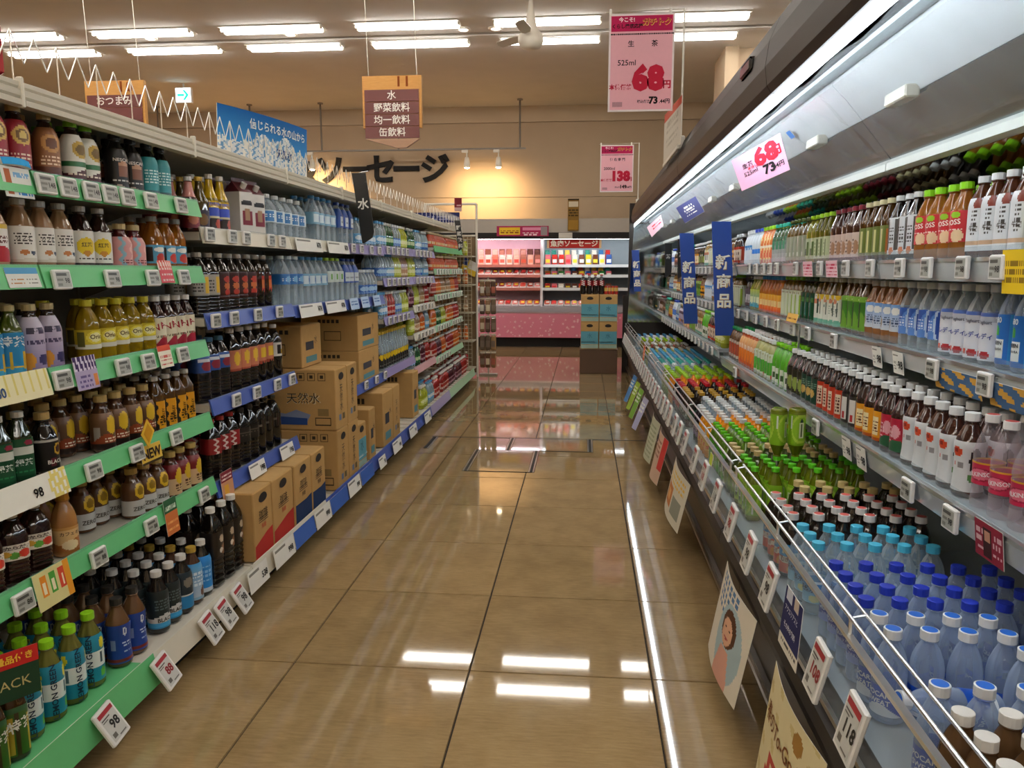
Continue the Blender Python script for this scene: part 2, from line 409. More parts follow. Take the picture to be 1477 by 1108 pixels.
BASECOL = [GREEN, CREAM, CREAM, BLUE, BLUE, BLUE, '#a79fc4', '#a9d3ae', '#a9d3ae']
SECN = ['nearest shelf unit with green rails', 'second shelf unit, with green rails full of tea and coffee', 'third shelf unit, dark drinks above carton boxes', 'fourth shelf unit, water above stacked carton boxes', 'fifth shelf unit, upper boxes on a blue-railed shelf', 'sixth shelf unit, with lilac rails of small water', 'seventh shelf unit, cream and pink rails', 'eighth shelf unit, pale green rails of juice', 'last shelf unit at the far aisle end']
SHELF = '#c9c3b4'
for si in range(9):
    y0, y1 = SEAM[si], SEAM[si + 1]
    g = thing('gondola_shelf', SECN[si] + ' along the aisle', 'shelf unit', (0, (y0 + y1) / 2, 0))
    h = (y1 - y0) / 2
    MB().box(-1.96, -1.93, -h, h, .1, 1.82, 'painted', '#a9a498').build('back_panel', g)
    MB().box(-1.93, -1.36, -h, h, .0, .095, 'matte', '#16120f').build('kick_plate', g)
    b = MB().box(-1.93, -1.30, -h, h, .095, .13, 'painted', '#d9d2c2')
    if si >= 2:
        for q in range(6): b.box(-1.9, -1.302, -h + .08 + q * .14, -h + .092 + q * .14, .13, .1345, 'painted', '#cfc6b2')
    b = b.build('base_deck', g)
    m = MB(); c = BASECOL[si]
    ye = h if si != 1 else h
    m.add([(-1.30, -h + .002, .165), (-1.30, ye - .002, .165), (-1.283, ye - .002, .085), (-1.283, -h + .002, .085), (-1.306, -h + .002, .165), (-1.306, ye - .002, .165), (-1.29, ye - .002, .085), (-1.29, -h + .002, .085)],
          [(0, 3, 2, 1), (4, 5, 6, 7), (0, 1, 5, 4), (2, 3, 7, 6), (0, 4, 7, 3), (1, 2, 6, 5)], 'plastic', c if si != 0 else CREAM); m.build('price_rail', b)
    if si <= 1:
        m = MB(); e0, e1 = (-h, h) if si == 0 else (-h, 2.10 - (y0 + y1) / 2)
        m.quad((-1.5, e0, .1335), (-1.30, e0, .1335), (-1.30, e1, .1335), (-1.5, e1, .1335), 'plastic', GREEN)
        m.quad((-1.30, e0, .168), (-1.279, e0, .075), (-1.279, e1, .075), (-1.30, e1, .168), 'plastic', GREEN); m.build('green_liner', b)
    for sy in (-h + .012, h - .012): MB().box(-1.95, -1.92, sy - .012, sy + .012, 0, 1.84, 'painted', '#b5afa2').build('upright', g)
    for (z, c) in LEV[si]:
        zt = z - .02
        m = MB().box(-1.93, LX, -h + .003, h - .003, zt - .03, zt, 'painted', '#bdb7a8')
        for sy in (-1, 1): m.add([(-1.93, sy * (h - .012), zt - .03), (-1.70, sy * (h - .012), zt - .03), (-1.93, sy * (h - .012), zt - .11), (-1.93, sy * (h - .008), zt - .03), (-1.70, sy * (h - .008), zt - .03), (-1.93, sy * (h - .008), zt - .11)], [(0, 1, 2), (5, 4, 3), (1, 4, 5, 2)], 'painted', '#a8a294')
        sh = m.build('shelf', g)
        hh = .062 if c == GREEN or si > 1 else .055
        m = MB(); a, bb = -h + .004, h - .004
        m.add([(LX + .004, a, z), (LX + .004, bb, z), (LX + .02, bb, z - hh), (LX + .02, a, z - hh), (LX - .002, a, z), (LX - .002, bb, z), (LX + .012, bb, z - hh), (LX + .012, a, z - hh)],
              [(0, 3, 2, 1), (4, 5, 6, 7), (0, 1, 5, 4), (2, 3, 7, 6), (0, 4, 7, 3), (1, 2, 6, 5)], 'plastic', c)
        m.box(LX + .003, LX + .006, a, bb, z - .006, z + .003, 'clear_panel')
        m.build('price_rail', sh)
    # top shelf with its moulded lip
    m = MB().prism([(-1.96, 1.775), (-1.462, 1.765), (-1.455, 1.742), (-1.43, 1.745), (-1.43, 1.758), (-1.438, 1.762), (-1.432, 1.768), (-1.432, 1.782), (-1.44, 1.786), (-1.436, 1.792), (-1.436, 1.803), (-1.45, 1.808), (-1.96, 1.80)], -h + .002, h - .002, 'painted', '#cdc6b4')
    t = m.build('top_shelf', g)
    m = MB().box(-1.447, -1.427, h - .012, h - .001, 1.738, 1.815, 'painted', '#e5dfcf', .003); m.build('joint_clip', t)
    for q in (-1, 1): MB().add([(-1.93, q * (h - .02), 1.765), (-1.66, q * (h - .02), 1.765), (-1.93, q * (h - .02), 1.64), (-1.93, q * (h - .014), 1.765), (-1.66, q * (h - .014), 1.765), (-1.93, q * (h - .014), 1.64)], [(0, 1, 2), (5, 4, 3), (1, 4, 5, 2)], 'painted', '#a8a294').build('bracket', t)
    # zig-zag wire guard
    wg = thing('wire_guard', f'zigzag white wire guard along the shelf top, {ORD[si]} length', 'wire guard', (-1.465, (y0 + y1) / 2, 1.8115), 0, 'zigzag wire guards')
    m = MB(); n = 10; st = 2 * h / n; zp, zv = .125, .05
    for k in range(n):
        a = -h + .01 + k * st
        m.tube((0, a, zp), (0, a + st / 2, zv), .0019, 'metal', '#efece4', 5, caps=False).tube((0, a + st / 2, zv), (0, a + st, zp), .0019, 'metal', '#efece4', 5, caps=False)
    m.build('zigzag_wire', wg)
    for k in range(0, n, 2): MB().tube((0, -h + .01 + k * st, -.002), (0, -h + .01 + k * st, zp), .0021, 'metal', '#efece4', 5).build('post', wg)

# ------------------------------------------------------------------ right refrigerated cases
CASE = [.28, 2.72, 5.16, 7.60, 10.05]
RLEV = [[(.775, .90), (1.09, 1.0), (1.367, .98)], [(.775, .90), (1.085, 1.0), (1.367, .98)], [(.82, .88), (1.09, .98), (1.36, .97)], [(.82, .88), (1.09, .98), (1.36, .97)]]
DARK, BUMP = '#2a2420', '#2e2a27'
CN = ['nearest open refrigerated drinks case, sports drinks in its well', 'second open refrigerated drinks case, green tea in its well', 'third open refrigerated drinks case, past the blue hanging banners', 'far open refrigerated drinks case ending beside the carton stack']
WELLZ = .358
for ci in range(4):
    y0, y1 = CASE[ci], CASE[ci + 1]; h = (y1 - y0) / 2
    g = thing('refrigerated_case', CN[ci], 'refrigerator', (0, (y0 + y1) / 2, 0)); e = h - .003
    MB().prism([(.58, 0), (.58, .055), (.56, .06), (.56, .09), (.575, .095), (.575, .335), (1.5, .335), (1.5, 0)], -e, e, 'painted', '#40352c').build('kick_plate', g)
    MB().box(.552, .561, -e, e, .062, .078, 'metal', '#a89c8c').build('kick_trim', g)
    m = MB().prism([(.56, .335), (.515, .335), (.500, .35), (.497, .375), (.503, .405), (.52, .42), (.56, .42)], -e, e, 'satin_dark', BUMP)
    m.box(.512, .522, -e, e, .42, .432, 'metal', '#b9b6b0'); m.build('bumper', g)
    MB().box(.52, 1.46, -e, e, .33, WELLZ - .004, 'painted', '#a9b1b4').build('well_deck', g)
    gl = MB().add([(.513, -e, .432), (.533, -e, .605), (.533, e, .605), (.513, e, .432), (.518, -e, .432), (.538, -e, .605), (.538, e, .605), (.518, e, .432)], [(0, 3, 2, 1), (4, 5, 6, 7), (1, 2, 6, 5), (0, 4, 7, 3)], 'clear_panel').build('glass_front', g)
    m = MB().box(.528, .542, -e, e, .603, .612, 'metal', '#e6e8ea'); m.build('glass_trim', gl)
    rr = MB().tube((.537, -e + .02, .645), (.537, e - .02, .645), .0042, 'metal', '#e9ecee').build('guard_rail', g)
    r2 = MB().tube((.566, -e + .02, .652), (.566, e - .02, .652), .0036, 'metal', '#e9ecee').build('guard_rail', g)
    for k in range(5):
        yy = -e + .05 + k * (2 * e - .1) / 4
        MB().tube((.537, yy, .608), (.537, yy, .645), .004, 'metal', '#e9ecee', 6).tube((.537, yy, .645), (.566, yy, .652), .003, 'metal', '#e9ecee', 6).build('rail_post', rr)
    MB().box(1.46, 1.5, -e, e, 0, 2.2, 'panel', '#dfe6ea').build('back_panel', g)
    for (z, x) in RLEV[ci]:
        s_ = MB().box(x + .012, 1.46, -e, e, z - .03, z - .008, 'painted', '#aab2b6').build('shelf', g)
        m = MB(); zz, hh = z, .068
        m.add([(x, -e, zz - .012), (x, e, zz - .012), (x + .012, e, zz - hh), (x + .012, -e, zz - hh), (x + .012, -e, zz - .012), (x + .012, e, zz - .012), (x + .018, e, zz - hh), (x + .018, -e, zz - hh)], [(0, 3, 2, 1), (4, 5, 6, 7), (0, 1, 5, 4), (2, 3, 7, 6), (0, 4, 7, 3), (1, 2, 6, 5)], 'gloss', '#c2c8ca')
        m.box(x - .001, x + .012, -e, e, zz - .016, zz - .006, 'metal', '#eef2f4'); m.build('price_rail', s_)
        MB().box(x + .018, x + .0205, -e, e, zz - .05, zz + .022, 'clear_panel').build('clear_guard', s_)
    # upper part: lip, sloping mirror, white upper panel, canopy, lamp
    MB().prism([(1.0, 1.645), (.985, 1.652), (.985, 1.675), (1.0, 1.69), (1.03, 1.69), (1.03, 1.645)], -e, e, 'painted', '#dde6e2').build('upper_lip', g)
    for k in range(2): MB().quad((1.012, -e + k * e + .002, 1.645), (1.30, -e + k * e + .002, 1.565), (1.30, -e + k * e + e - .002, 1.565), (1.012, -e + k * e + e - .002, 1.645), 'mirror', '#9fa5a3').build('mirror_panel', g)
    MB().prism([(.90, 1.815), (.85, 1.875), (.80, 1.925), (.80, 1.94), (1.03, 1.94), (1.03, 1.815)], -e, e, 'panel', '#dfe6ea').build('upper_panel', g)
    MB().prism([(1.0, 1.69), (.90, 1.813), (1.03, 1.813), (1.03, 1.69)], -e, e, 'brushed', '#8f979b').build('reflector_strip', g)
    MB().prism([(.68, 1.955), (.68, 1.945), (.70, 1.94), (.74, 1.94), (.745, 1.93), (.775, 1.93), (.78, 1.936), (.80, 1.94), (.80, 1.96)], -e, e, 'painted', '#9fb0b6').build('air_duct', g)
    cn = MB().prism([(.605, 1.905), (.59, 1.93), (.582, 1.99), (.592, 2.07), (.625, 2.15), (.68, 2.185), (.80, 2.20), (1.5, 2.20), (1.5, 1.94), (.66, 1.94), (.66, 1.915), (.65, 1.905)], -e, e, 'satin_dark', DARK).build('canopy', g, False)
    MB().box(.604, .69, -e + .02, e - .02, 1.925, 1.942, 'painted', '#d8dde0').build('lamp_tray', cn)
    for k in range(2): MB().tube((.638, -e + k * e + .02, 1.9), (.638, -e + (k + 1) * e - .02, 1.9), .014, 'led_light', n=10).build('light_tube', cn)
    for k in range(3): MB().box(.86, .90, -e + .35 + k * .82, -e + .50 + k * .82, 1.795, 1.83, 'painted', '#d8d4c4', .004).build('curtain_clip', g)
    # clear night curtain gathered under the canopy
    m = MB(); N = 44
    V = []
    for i in range(N + 1):
        yy = -e + 2 * e * i / N
        for t in range(7):
            u = t / 6; wv = .012 * math.sin(i * 1.9 + t) * math.sin(u * PI) + .006 * math.sin(i * .7 + 2 * t)
            V.append((.70 + .265 * u, yy, (1.925 - .055 * u / .33 if u < .34 else 1.87 - .17 * (u - .33) / .67) + wv * 1.1))
    m.add(V, [(i * 7 + t, i * 7 + t + 1, (i + 1) * 7 + t + 1, (i + 1) * 7 + t) for i in range(N) for t in range(6)], 'clear_film'); m.build('night_curtain', g, True)
    if ci == 1:
        m = MB().box(.576, .60, -.99, -.81, 2.035, 2.085, 'gloss', '#14110f', .01); m.build('latch', cn)
    if ci == 3:
        ep = MB().box(.50, 1.5, e + .006, e + .04, 0, 1.0, 'satin_dark', '#2b2521').box(.56, 1.5, e + .006, e + .04, 1.0, 2.16, 'satin_dark', '#2b2521').build('end_panel', g)
        MB().quad((.56, e + .003, .66), (1.45, e + .003, .66), (1.45, e + .003, 1.9), (.62, e + .003, 1.9), 'mirror', '#b9c0c2').build('mirror_panel', ep)

# ------------------------------------------------------------------ bottles and other goods
KIND = {  # radius, height, shoulder start, neck radius, cap radius, cap height, squareness, label zone, flute depth, waist, ribs
    'std':   (.0345, .208, .128, .0145, .0182, .0195, 2.0, (.022, .128), .16, 0, 0),
    'tea':   (.0315, .212, .134, .0125, .0158, .017, 3.2, (.014, .134), .15, 0, 0),
    'full':  (.0325, .210, .126, .0145, .0182, .0195, 2.0, (.010, .172), .05, 0, 0),
    'tall':  (.0335, .225, .140, .0145, .0182, .0195, 2.0, (.030, .140), .15, 0, 0),
    'squat': (.0350, .172, .098, .0165, .0200, .0200, 2.0, (.012, .098), .14, 0, 0),
    'dome':  (.0345, .207, .112, .0145, .0182, .0205, 2.0, (.040, .105), .10, 0, 0),
    'pocari':(.0350, .208, .110, .0150, .0192, .0205, 2.0, (.020, .085), .10, 0, 0),
    'curvy': (.0355, .212, .130, .0145, .0182, .0205, 2.0, (.030, .132), .06, .10, 0),
    'soda':  (.0345, .225, .130, .0140, .0172, .0185, 2.0, (.055, .115), .03, .06, 0),
    'big':   (.0430, .305, .205, .0150, .0185, .0195, 3.6, (.125, .200), .05, 0, 7),
    'l15':   (.0400, .272, .185, .0150, .0185, .0195, 3.0, (.100, .182), .06, 0, 5),
    'wine':  (.0340, .285, .150, .0125, .0150, .022, 2.0, (.020, .115), .00, 0, 0),
    'slimblk':(.0405, .285, .205, .0150, .0185, .0195, 4.0, (.120, .205), .05, 0, 6),
    'fatwater':(.045, .225, .150, .0150, .0185, .0195, 3.4, (.085, .145), .05, 0, 3),
}
def profile(k):
    R, H, sh, nr, cr, chh, sq, lz, fl_, wa, ribs = KIND[k]
    zc = H - chh; d = zc - .006 - sh
    p = [(R * .3, .004, 0), (R * .82, 0, 0), (R * .97, .004, 0), (R, .012, 0)]
    if ribs:
        top = lz[0] - .006
        for i in range(ribs):
            z = .016 + (top - .016) * (i + .5) / ribs; q = (top - .016) / ribs * .24
            p += [(R, z - 2 * q, 0), (R * .915, z, 0), (R, z + 2 * q * .9, 0)]
        p += [(R, lz[0] - .002, 0)]
    n = 5 if wa else 2
    for i in range(n):
        z = max(lz[0] if ribs else .014, .014); zz = z + (sh - z) * i / (n - 1) if n > 1 else z
        p.append((R * (1 - wa * math.sin(PI * i / (n - 1))), zz + (.0005 if i == 0 else 0), 0))
    if k == 'wine': p += [(R * .97, sh + .12 * d, 0), (R * .62, sh + .4 * d, 0), (R * .45, sh + .7 * d, 0)]
    elif k in ('dome', 'pocari'): p += [(R * .985, sh + .22 * d, fl_ * .5), (R * .88, sh + .5 * d, fl_), (R * .66, sh + .78 * d, fl_)]
    else: p += [(R * .96, sh + .16 * d, fl_ * .6), (R * .83, sh + .42 * d, fl_), (R * .62, sh + .70 * d, fl_), (R * .47, sh + .90 * d, fl_ * .4)]
    p += [(nr, sh + d, 0), (nr, zc - .004, 0), (nr * 1.22, zc - .0035, 0), (nr * 1.22, zc - .001, 0), (nr * .8, zc, 0)]
    return p
def rad_at(p, z):
    for a, b in zip(p[2:], p[3:]):
        if a[1] <= z <= b[1] and b[1] > a[1]: return a[0] + (b[0] - a[0]) * (z - a[1]) / (b[1] - a[1])
    return p[3][0]
rs = random.Random(5)
def paint(des, u, v):
    """colour of a printed label at (u,v); every design is printed twice round the bottle"""
    c = (1, 1, 1); u = ((u * 2 + .5) % 1) - .5
    for d in des:
        t = d[0]
        if t == 'fill': c = d[1]
        elif t == 'grad':
            a, b = hx(d[1]), hx(d[2]); c = tuple(a[i] * (1 - v) + b[i] * v for i in range(3))
        elif t == 'band' and d[1] <= v <= d[2]: c = d[3]
        elif t == 'rect' and d[1] <= u <= d[2] and d[3] <= v <= d[4]: c = d[5]
        elif t == 'ell' and ((u - d[1]) / d[3]) ** 2 + ((v - d[2]) / d[4]) ** 2 <= 1: c = d[5]
        elif t == 'diag' and v < d[1] + d[2] * math.sin((u + d[3]) * 2 * PI): c = d[4]
        elif t == 'lines' and d[1] <= u <= d[2] and d[3] <= v <= d[4]:
            r = int((v - d[3]) / (d[4] - d[3]) * d[5] * 2)
            if r % 2 == 0 and math.sin(u * 90 + r * 7.3) + math.sin(u * 47 + r * 3.1) > -.5: c = d[6]
        elif t == 'bars' and d[1] <= u <= d[2] and d[3] <= v <= d[4] and int((u - d[1]) * 60) % 2 == 0: c = d[5]
        elif t == 'wave' and abs(u - d[1] - d[2] * math.sin(v * 18)) < d[3]: c = d[4]
    return c
PR = {}
def P(name, stem, desc, k, body, cap, des, txt=(), tr=None, captop=None, lab=None, cat='bottle', neck=None):
    PR[name] = dict(stem=stem, desc=desc, k=k, body=body, cap=cap, des=des, txt=txt, tr=tr, captop=captop, lab=lab, cat=cat, neck=neck)
def body_key(p):
    if p['body'] in MATS: return p['body'], (.8, .85, .9)
    return ('tinted' if p['tr'] else 'gloss'), p['body']
HS = dict(red_medal=.83, brown_gold=.83, white_medal=.83, black_mug=.83, teal_mug=.83, red_white=.85, white_brown=.85, yellow_ring=.85, pale_label=.9, tokucha=.9, green_oolong=.9, lilac=.905, cream_red=.905,
          lemon_soda=.93, tiger=.91, emblem=1.03, zero=.97, red_cream=.97, fruit_tea=.70, latte=.88, apple_blue=.9, pink_wave=.88, lemon_green=1.06, big_blk=1.07, pink_neck=.72, gold_foil=.82, amber_dark=.75,
          wat_small=.94, wat_big=.86, wat_navy=.86, wat_blue=.86, wat_lime=.86, dark_tea=.92, dark_red=.92, berry_pack=.92, red_dark=.92, blk_tall=.92, blk_white=.95, dakara=.98, f_short=.85, f_water=.93, f_blue=.93, f_green=.93, f_lime=.93, f_red=.93, f_orange=.93, f_cream=.93, f_purple=.93, hang_tea=1.05)
def make(p, lod):
    if (p['name'], lod) in MC: return MC[(p['name'], lod)]
    hs = HS.get(p['name'], 1.)
    R, H, sh, nr, cr, chh, sq, lz, fl_, wa, ribs = KIND[p['k']]; lz = p['lab'] or lz
    prof = profile(p['k']); key, col = body_key(p)
    if lod == 0: nb, nc, nu, nv = 32, 20, 56, 26
    elif lod == 1: nb, nc, nu, nv = 16, 12, 28, 12
    else: nb, nc, nu, nv = 10, 8, 12, 6
    if lod == 2:
        pz = [q for q in prof if q[0] > 0]; sel = [pz[1], (R, .012, 0), (R, sh, 0), (R * .7, sh + (H - chh - sh) * .55, 0), (nr, H - chh - .006, 0)]
        if key not in ('gloss',): key, col = 'gloss', {'clear_water': '#7f949c', 'pale_blue': '#86a6cc', 'clear_pink': '#b9a3a8'}.get(p['body'], p['body'])
    else: sel = prof
    bm = MB().lathe(sel, nb, key, col, sq, 8)
    if p['neck']: bm.lathe([(rad_at(prof, z) * 1.02 + .0004, z, 0) for z in np.linspace(p['neck'][1], H - chh - .004, 6)], nb, 'gloss', p['neck'][0], 2, closed=False)
    zc = H - chh
    cm = MB().lathe([(cr * .96, zc, 0), (cr, zc + .001, .05 if lod == 0 else 0), (cr, H - .003, .05 if lod == 0 else 0), (cr * .97, H - .0008, 0), (cr * .86, H, 0)], nc, 'plastic', p['cap'], 2, 12)
    if p['captop'] and lod < 2: cm.lathe([(cr * .8, H + .0003), (cr * .3, H + .0006)], nc, 'plastic', p['captop'])
    lm = MB(); V = []
    for j in range(nv + 1):
        z = lz[0] + (lz[1] - lz[0]) * j / nv; r = rad_at(prof, z) + .0009
        for i in range(nu):
            t = 2 * PI * i / nu - PI; c, sn = math.sin(t), -math.cos(t); rr = r
            if sq > 2: rr *= sqf(c, sn, sq)
            V.append((rr * c, rr * sn, z))
    lm.v = V
    for j in range(nv):
        for i in range(nu):
            lm.f.append((j * nu + i, j * nu + (i + 1) % nu, (j + 1) * nu + (i + 1) % nu, (j + 1) * nu + i)); lm.k.append('label' if lod < 2 else 'gloss')
            lm.c.append(hx(paint(p['des'], (i + .5) / nu - .5, (j + .5) / nv)))
    if lod == 0:
        for (st, u, v, size, tc, rot) in p['txt']:
            for half in (0, PI):
                t0 = u * PI + half; z0 = lz[0] + v * (lz[1] - lz[0]); ca, sa = math.cos(math.radians(rot)), math.sin(math.radians(rot))
                def fn(x, y, t0=t0, z0=z0, ca=ca, sa=sa):
                    X, Z = x * ca - y * sa, x * sa + y * ca
                    r = rad_at(prof, min(max(z0 + Z, lz[0]), lz[1])) + .0022; t = t0 + X / r; c, sn = math.sin(t), -math.cos(t)
                    if sq > 2: r *= sqf(c, sn, sq)
                    return (r * c, r * sn, z0 + Z)
                lm.text(st, fn, size, 'label', tc, .02)
    for q_ in (bm, cm, lm): q_.v = [(a, b, c * hs) for a, b, c in q_.v]
    if lod < 2: res = (bm.mesh('bottle_body', True), cm.mesh('cap', False), lm.mesh('label_sleeve', True))
    else:
        a = MB(); a.add(bm.v, bm.f, 'gloss', col); a.add(cm.v, cm.f, 'gloss', p['cap'])
        o = len(a.v); a.v += lm.v; a.f += [tuple(i + o for i in f) for f in lm.f]; a.k += lm.k; a.c += lm.c
        res = a
    MC[(p['name'], lod)] = res; return res
MC = {}; PLACED = []
def put(name, x, y, z, rot, label, tilt=None):
    PLACED.append((name, x, y, z + .0012, rot, label, tilt))
SIDE = {'L': (-1, PI / 2, 'shelf side'), 'R': (1, -PI / 2, 'case side')}
ROWN = ['front', 'second', 'third', 'fourth', 'fifth', 'sixth']
def block(name, side, shelf, y0, n, x0, z, rows=2, dy=None, rot=0., jit=.18, dx=None, skip=(), jx=.0022, start=0, drop=0., jy=.0013):
    """n facings along the shelf, rows deep"""
    p = PR[name]; R = KIND[p['k']][0]; sg, base, _ = SIDE[side]
    dy = dy or 2 * R + .0065; dx = dx or 2 * R + .0085
    for i in range(n):
        for r in range(rows):
            if (i, r) in skip or (drop and random.random() < drop): continue
            x = x0 + sg * r * dx + random.uniform(-jx, jx)
            y = y0 + i * dy + random.uniform(-jy, jy)
            lab = f"{p['desc']}, {ROWN[r + start]} row" + (f", {ORD[i]} from near end" if n > 1 else '') + f", {shelf}"
            if len(lab.replace('-', ' ').split()) > 16: lab = lab.replace(' from near end', ' along')
            put(name, x, y, z, base + rot + random.uniform(-jit, jit), lab)
W_, K_ = '#f1efea', '#171412'
TX = lambda c, u0=-.2, u1=.2, v0=.1, v1=.4, n=4: ('lines', u0, u1, v0, v1, n, c)
# -- left side goods
P('red_medal', 'milk_tea_bottle', 'red bottle with gold medal', 'tall', '#2b130d', '#c9ad74', [('fill', '#8e1f2b'), ('ell', .05, .68, .25, .2, '#c9a44a'), ('ell', .05, .68, .17, .13, '#6c4a16'), ('ell', .05, .68, .10, .08, '#d8bd6c'), TX('#e9d6c0', -.3, .3, .08, .36, 3)], lab=(.03, .18))
P('pale_label', 'milk_tea_bottle', 'pale blue-labelled brown bottle', 'std', '#2c1a12', W_, [('fill', '#cfd9df'), ('rect', -.3, .1, .3, .8, '#5a6c80'), ('band', 0, .2, '#3d7fc4')])
P('brown_gold', 'milk_tea_bottle', 'bronze-labelled bottle with beige cap', 'tall', '#2a150c', '#c9ad74', [('fill', '#8c5a35'), ('ell', .0, .66, .26, .2, '#c08a4a'), ('ell', 0, .66, .16, .12, '#6b3d1f'), ('band', 0, .14, '#5a2c1a'), TX('#ecd2b0', -.3, .3, .2, .42, 3)], lab=(.03, .18))
P('white_medal', 'milk_tea_bottle', 'white bottle with gold medals, lime cap', 'tall', '#2a1a10', '#86c91e', [('fill', '#e6e2d4'), ('ell', .1, .66, .26, .2, '#b9962f'), ('ell', .1, .66, .16, .12, '#6f5518'), ('band', .28, .38, '#2e6a3d'), ('diag', .16, .06, 0, '#4a1820'), TX('#e9d9c5', -.3, .3, .02, .14, 2)], lab=(.03, .18))
P('black_mug', 'coffee_bottle', 'black coffee bottle with brown mug picture', 'tall', '#0e0b0a', '#14110f', [('fill', '#15110f'), ('rect', -.1, .22, .3, .62, '#7d4c33'), ('ell', .06, .62, .17, .06, '#b98a6b'), TX('#c9c1b8', -.3, .3, .14, .26, 2), ('ell', -.1, .05, .12, .06, '#b09a86')], [('NESCAFÉ', .04, .72, .016, '#d8cfc4', 0)], lab=(.02, .17))
P('teal_mug', 'coffee_bottle', 'teal-labelled black coffee bottle', 'tall', '#0e0b0a', '#14110f', [('fill', '#2f8d92'), TX('#cfe8e6', -.3, .3, .3, .7, 5), ('band', 0, .1, '#17565a')], lab=(.02, .17))
P('red_white', 'milk_tea_bottle', 'white and red milk tea bottle', 'tall', '#b28d6e', '#a8a49c', [('fill', '#efe9e2'), ('diag', .34, .1, .2, '#b3202c'), ('band', .88, 1, '#d8b640'), ('ell', -.28, .78, .1, .09, '#1f3f8a'), TX('#6a3a34', -.1, .3, .5, .72, 4)])
P('white_brown', 'milk_tea_bottle', 'white-labelled tan milk coffee bottle', 'tall', '#8c6a4a', '#a8a49c', [('fill', '#ece7de'), ('diag', .1, .03, 0, '#d9d0c2'), ('ell', .0, .28, .1, .08, '#c07b45'), ('ell', .22, .26, .08, .06, '#25364f'), TX('#3a3128', -.2, .2, .5, .85, 4)], [('カフェ', .0, .66, .013, '#3a3128', 0)])
P('yellow_ring', 'tea_bottle', 'dark tea bottle, white label with yellow disc', 'tall', '#25100f', '#a8a49c', [('fill', '#efece4'), ('ell', .0, .52, .26, .27, '#e6c71e'), ('ell', .0, .3, .1, .1, '#c98a2a'), TX('#3d3424', -.2, .2, .06, .16, 2)], [('紅茶', 0, .56, .016, '#4a3a18', 0)])
P('pink_wave', 'tea_bottle', 'pink fruit tea bottle, beige cap', 'squat', '#5a1f22', '#c9b27a', [('fill', '#d99a96'), ('wave', -.1, .05, .06, '#8fb7c6'), ('wave', .2, .05, .05, '#edb9b0'), TX('#7a2a35', -.1, .2, .1, .3, 3)], lab=(.012, .125))
P('apple_blue', 'juice_bottle', 'amber apple drink, light blue label', 'std', '#b06a1e', '#8f8a80', [('fill', '#58a3c4'), ('rect', -.36, -.14, .1, .9, '#2a2622'), ('ell', .12, .3, .16, .26, '#c5392c'), ('ell', .1, .75, .2, .14, '#f0ede4'), ('ell', .3, .2, .1, .2, '#d9603a')], tr=1, lab=(.03, .10))
P('tokucha', 'tea_bottle', 'green tea bottle, blue label with gold stripes', 'tea', '#5c6a1e', '#c8b583', [('fill', '#2b86b8'), ('band', 0, .14, '#3f9cc7'), ('rect', -.4, -.28, .1, .55, '#d2a92e'), ('rect', -.12, -.02, .1, .55, '#d2a92e'), ('rect', .2, .34, .1, .55, '#d2a92e'), ('band', .14, .2, '#d2a92e')], [('特茶', 0, .76, .034, '#f3f3f0', 0)], tr=1)
P('lilac', 'milk_tea_bottle', 'lilac-labelled dark tea bottle', 'full', '#22110d', '#c8b583', [('fill', '#b9aac6'), ('grad', '#8d7ba6', '#d5cbdc'), ('ell', -.2, .2, .16, .16, '#e09a3a'), ('ell', .2, .22, .18, .1, '#3a3360'), ('rect', -.2, -.02, .7, .8, '#3d3350'), ('rect', .06, .24, .7, .8, '#3d3350'), TX('#4a3f60', -.2, .25, .5, .66, 3)], [('紅茶', 0, .76, .014, '#2d2640', 0)])
P('lemon_soda', 'soda_bottle', 'yellow lemon soda bottle, yellow cap', 'dome', '#a98a12', '#cfc228', [('fill', '#cbb52a'), ('ell', .05, .6, .26, .34, '#e8d84a'), ('ell', .05, .6, .18, .24, '#f2ecb4'), ('band', 0, .22, '#d9d6c8'), ('bars', -.45, -.25, .1, .9, '#5a5520')], [('Orio', .05, .62, .020, '#5d4a08', 0)], tr=1, lab=(.05, .112))
P('cream_red', 'tea_bottle', 'dark bottle, cream label with red letter', 'full', '#2a0e10', '#e9e6e0', [('fill', '#e8dfc4'), ('diag', .22, .2, .1, '#a31f36'), TX('#8a7f66', -.2, .2, .3, .5, 4), ('bars', .28, .42, .2, .5, '#4a4438')], [('VA', .0, .72, .034, '#a3182a', 30)], lab=(.012, .128))
P('green_oolong', 'tea_bottle', 'dark green tea bottle, white cap', 'tea', '#1d2a10', '#e4e0d6', [('fill', '#174d2e'), ('band', .62, .8, '#cfd3c8'), ('ell', .15, .9, .1, .07, '#8e2440'), ('band', .0, .12, '#0f3a22'), TX('#2c7a4a', -.3, .3, .14, .24, 2)], [('緑茶', .0, .42, .022, '#e7ebe2', 0)], lab=(.01, .134))
P('black_blk', 'coffee_bottle', 'black coffee bottle with small gold emblem', 'squat', '#100c0a', '#b99e64', [('fill', '#14100e'), ('ell', .2, .66, .14, .2, '#c39a2f'), ('ell', .2, .66, .09, .13, '#3a1512'), ('band', .93, 1, '#bdb8b0'), ('rect', -.05, .12, .1, .4, '#5a1420')], [('BLACK', .08, .26, .015, '#ece7dc', 0)])
P('emblem', 'coffee_bottle', 'brown coffee bottle, yellow diamond emblem, beige cap', 'squat', '#4a2c18', '#bfa468', [('fill', '#4d3220'), ('grad', '#2d1810', '#7a573a'), ('ell', .12, .66, .17, .26, '#d7b02a'), ('rect', -.4, -.2, .05, .6, '#9a948a'), ('diag', .3, .12, .3, '#8a3a1a'), ('band', 0, .16, '#231410'), TX('#e9dcc8', -.1, .36, .2, .34, 2)], lab=(.012, .12))
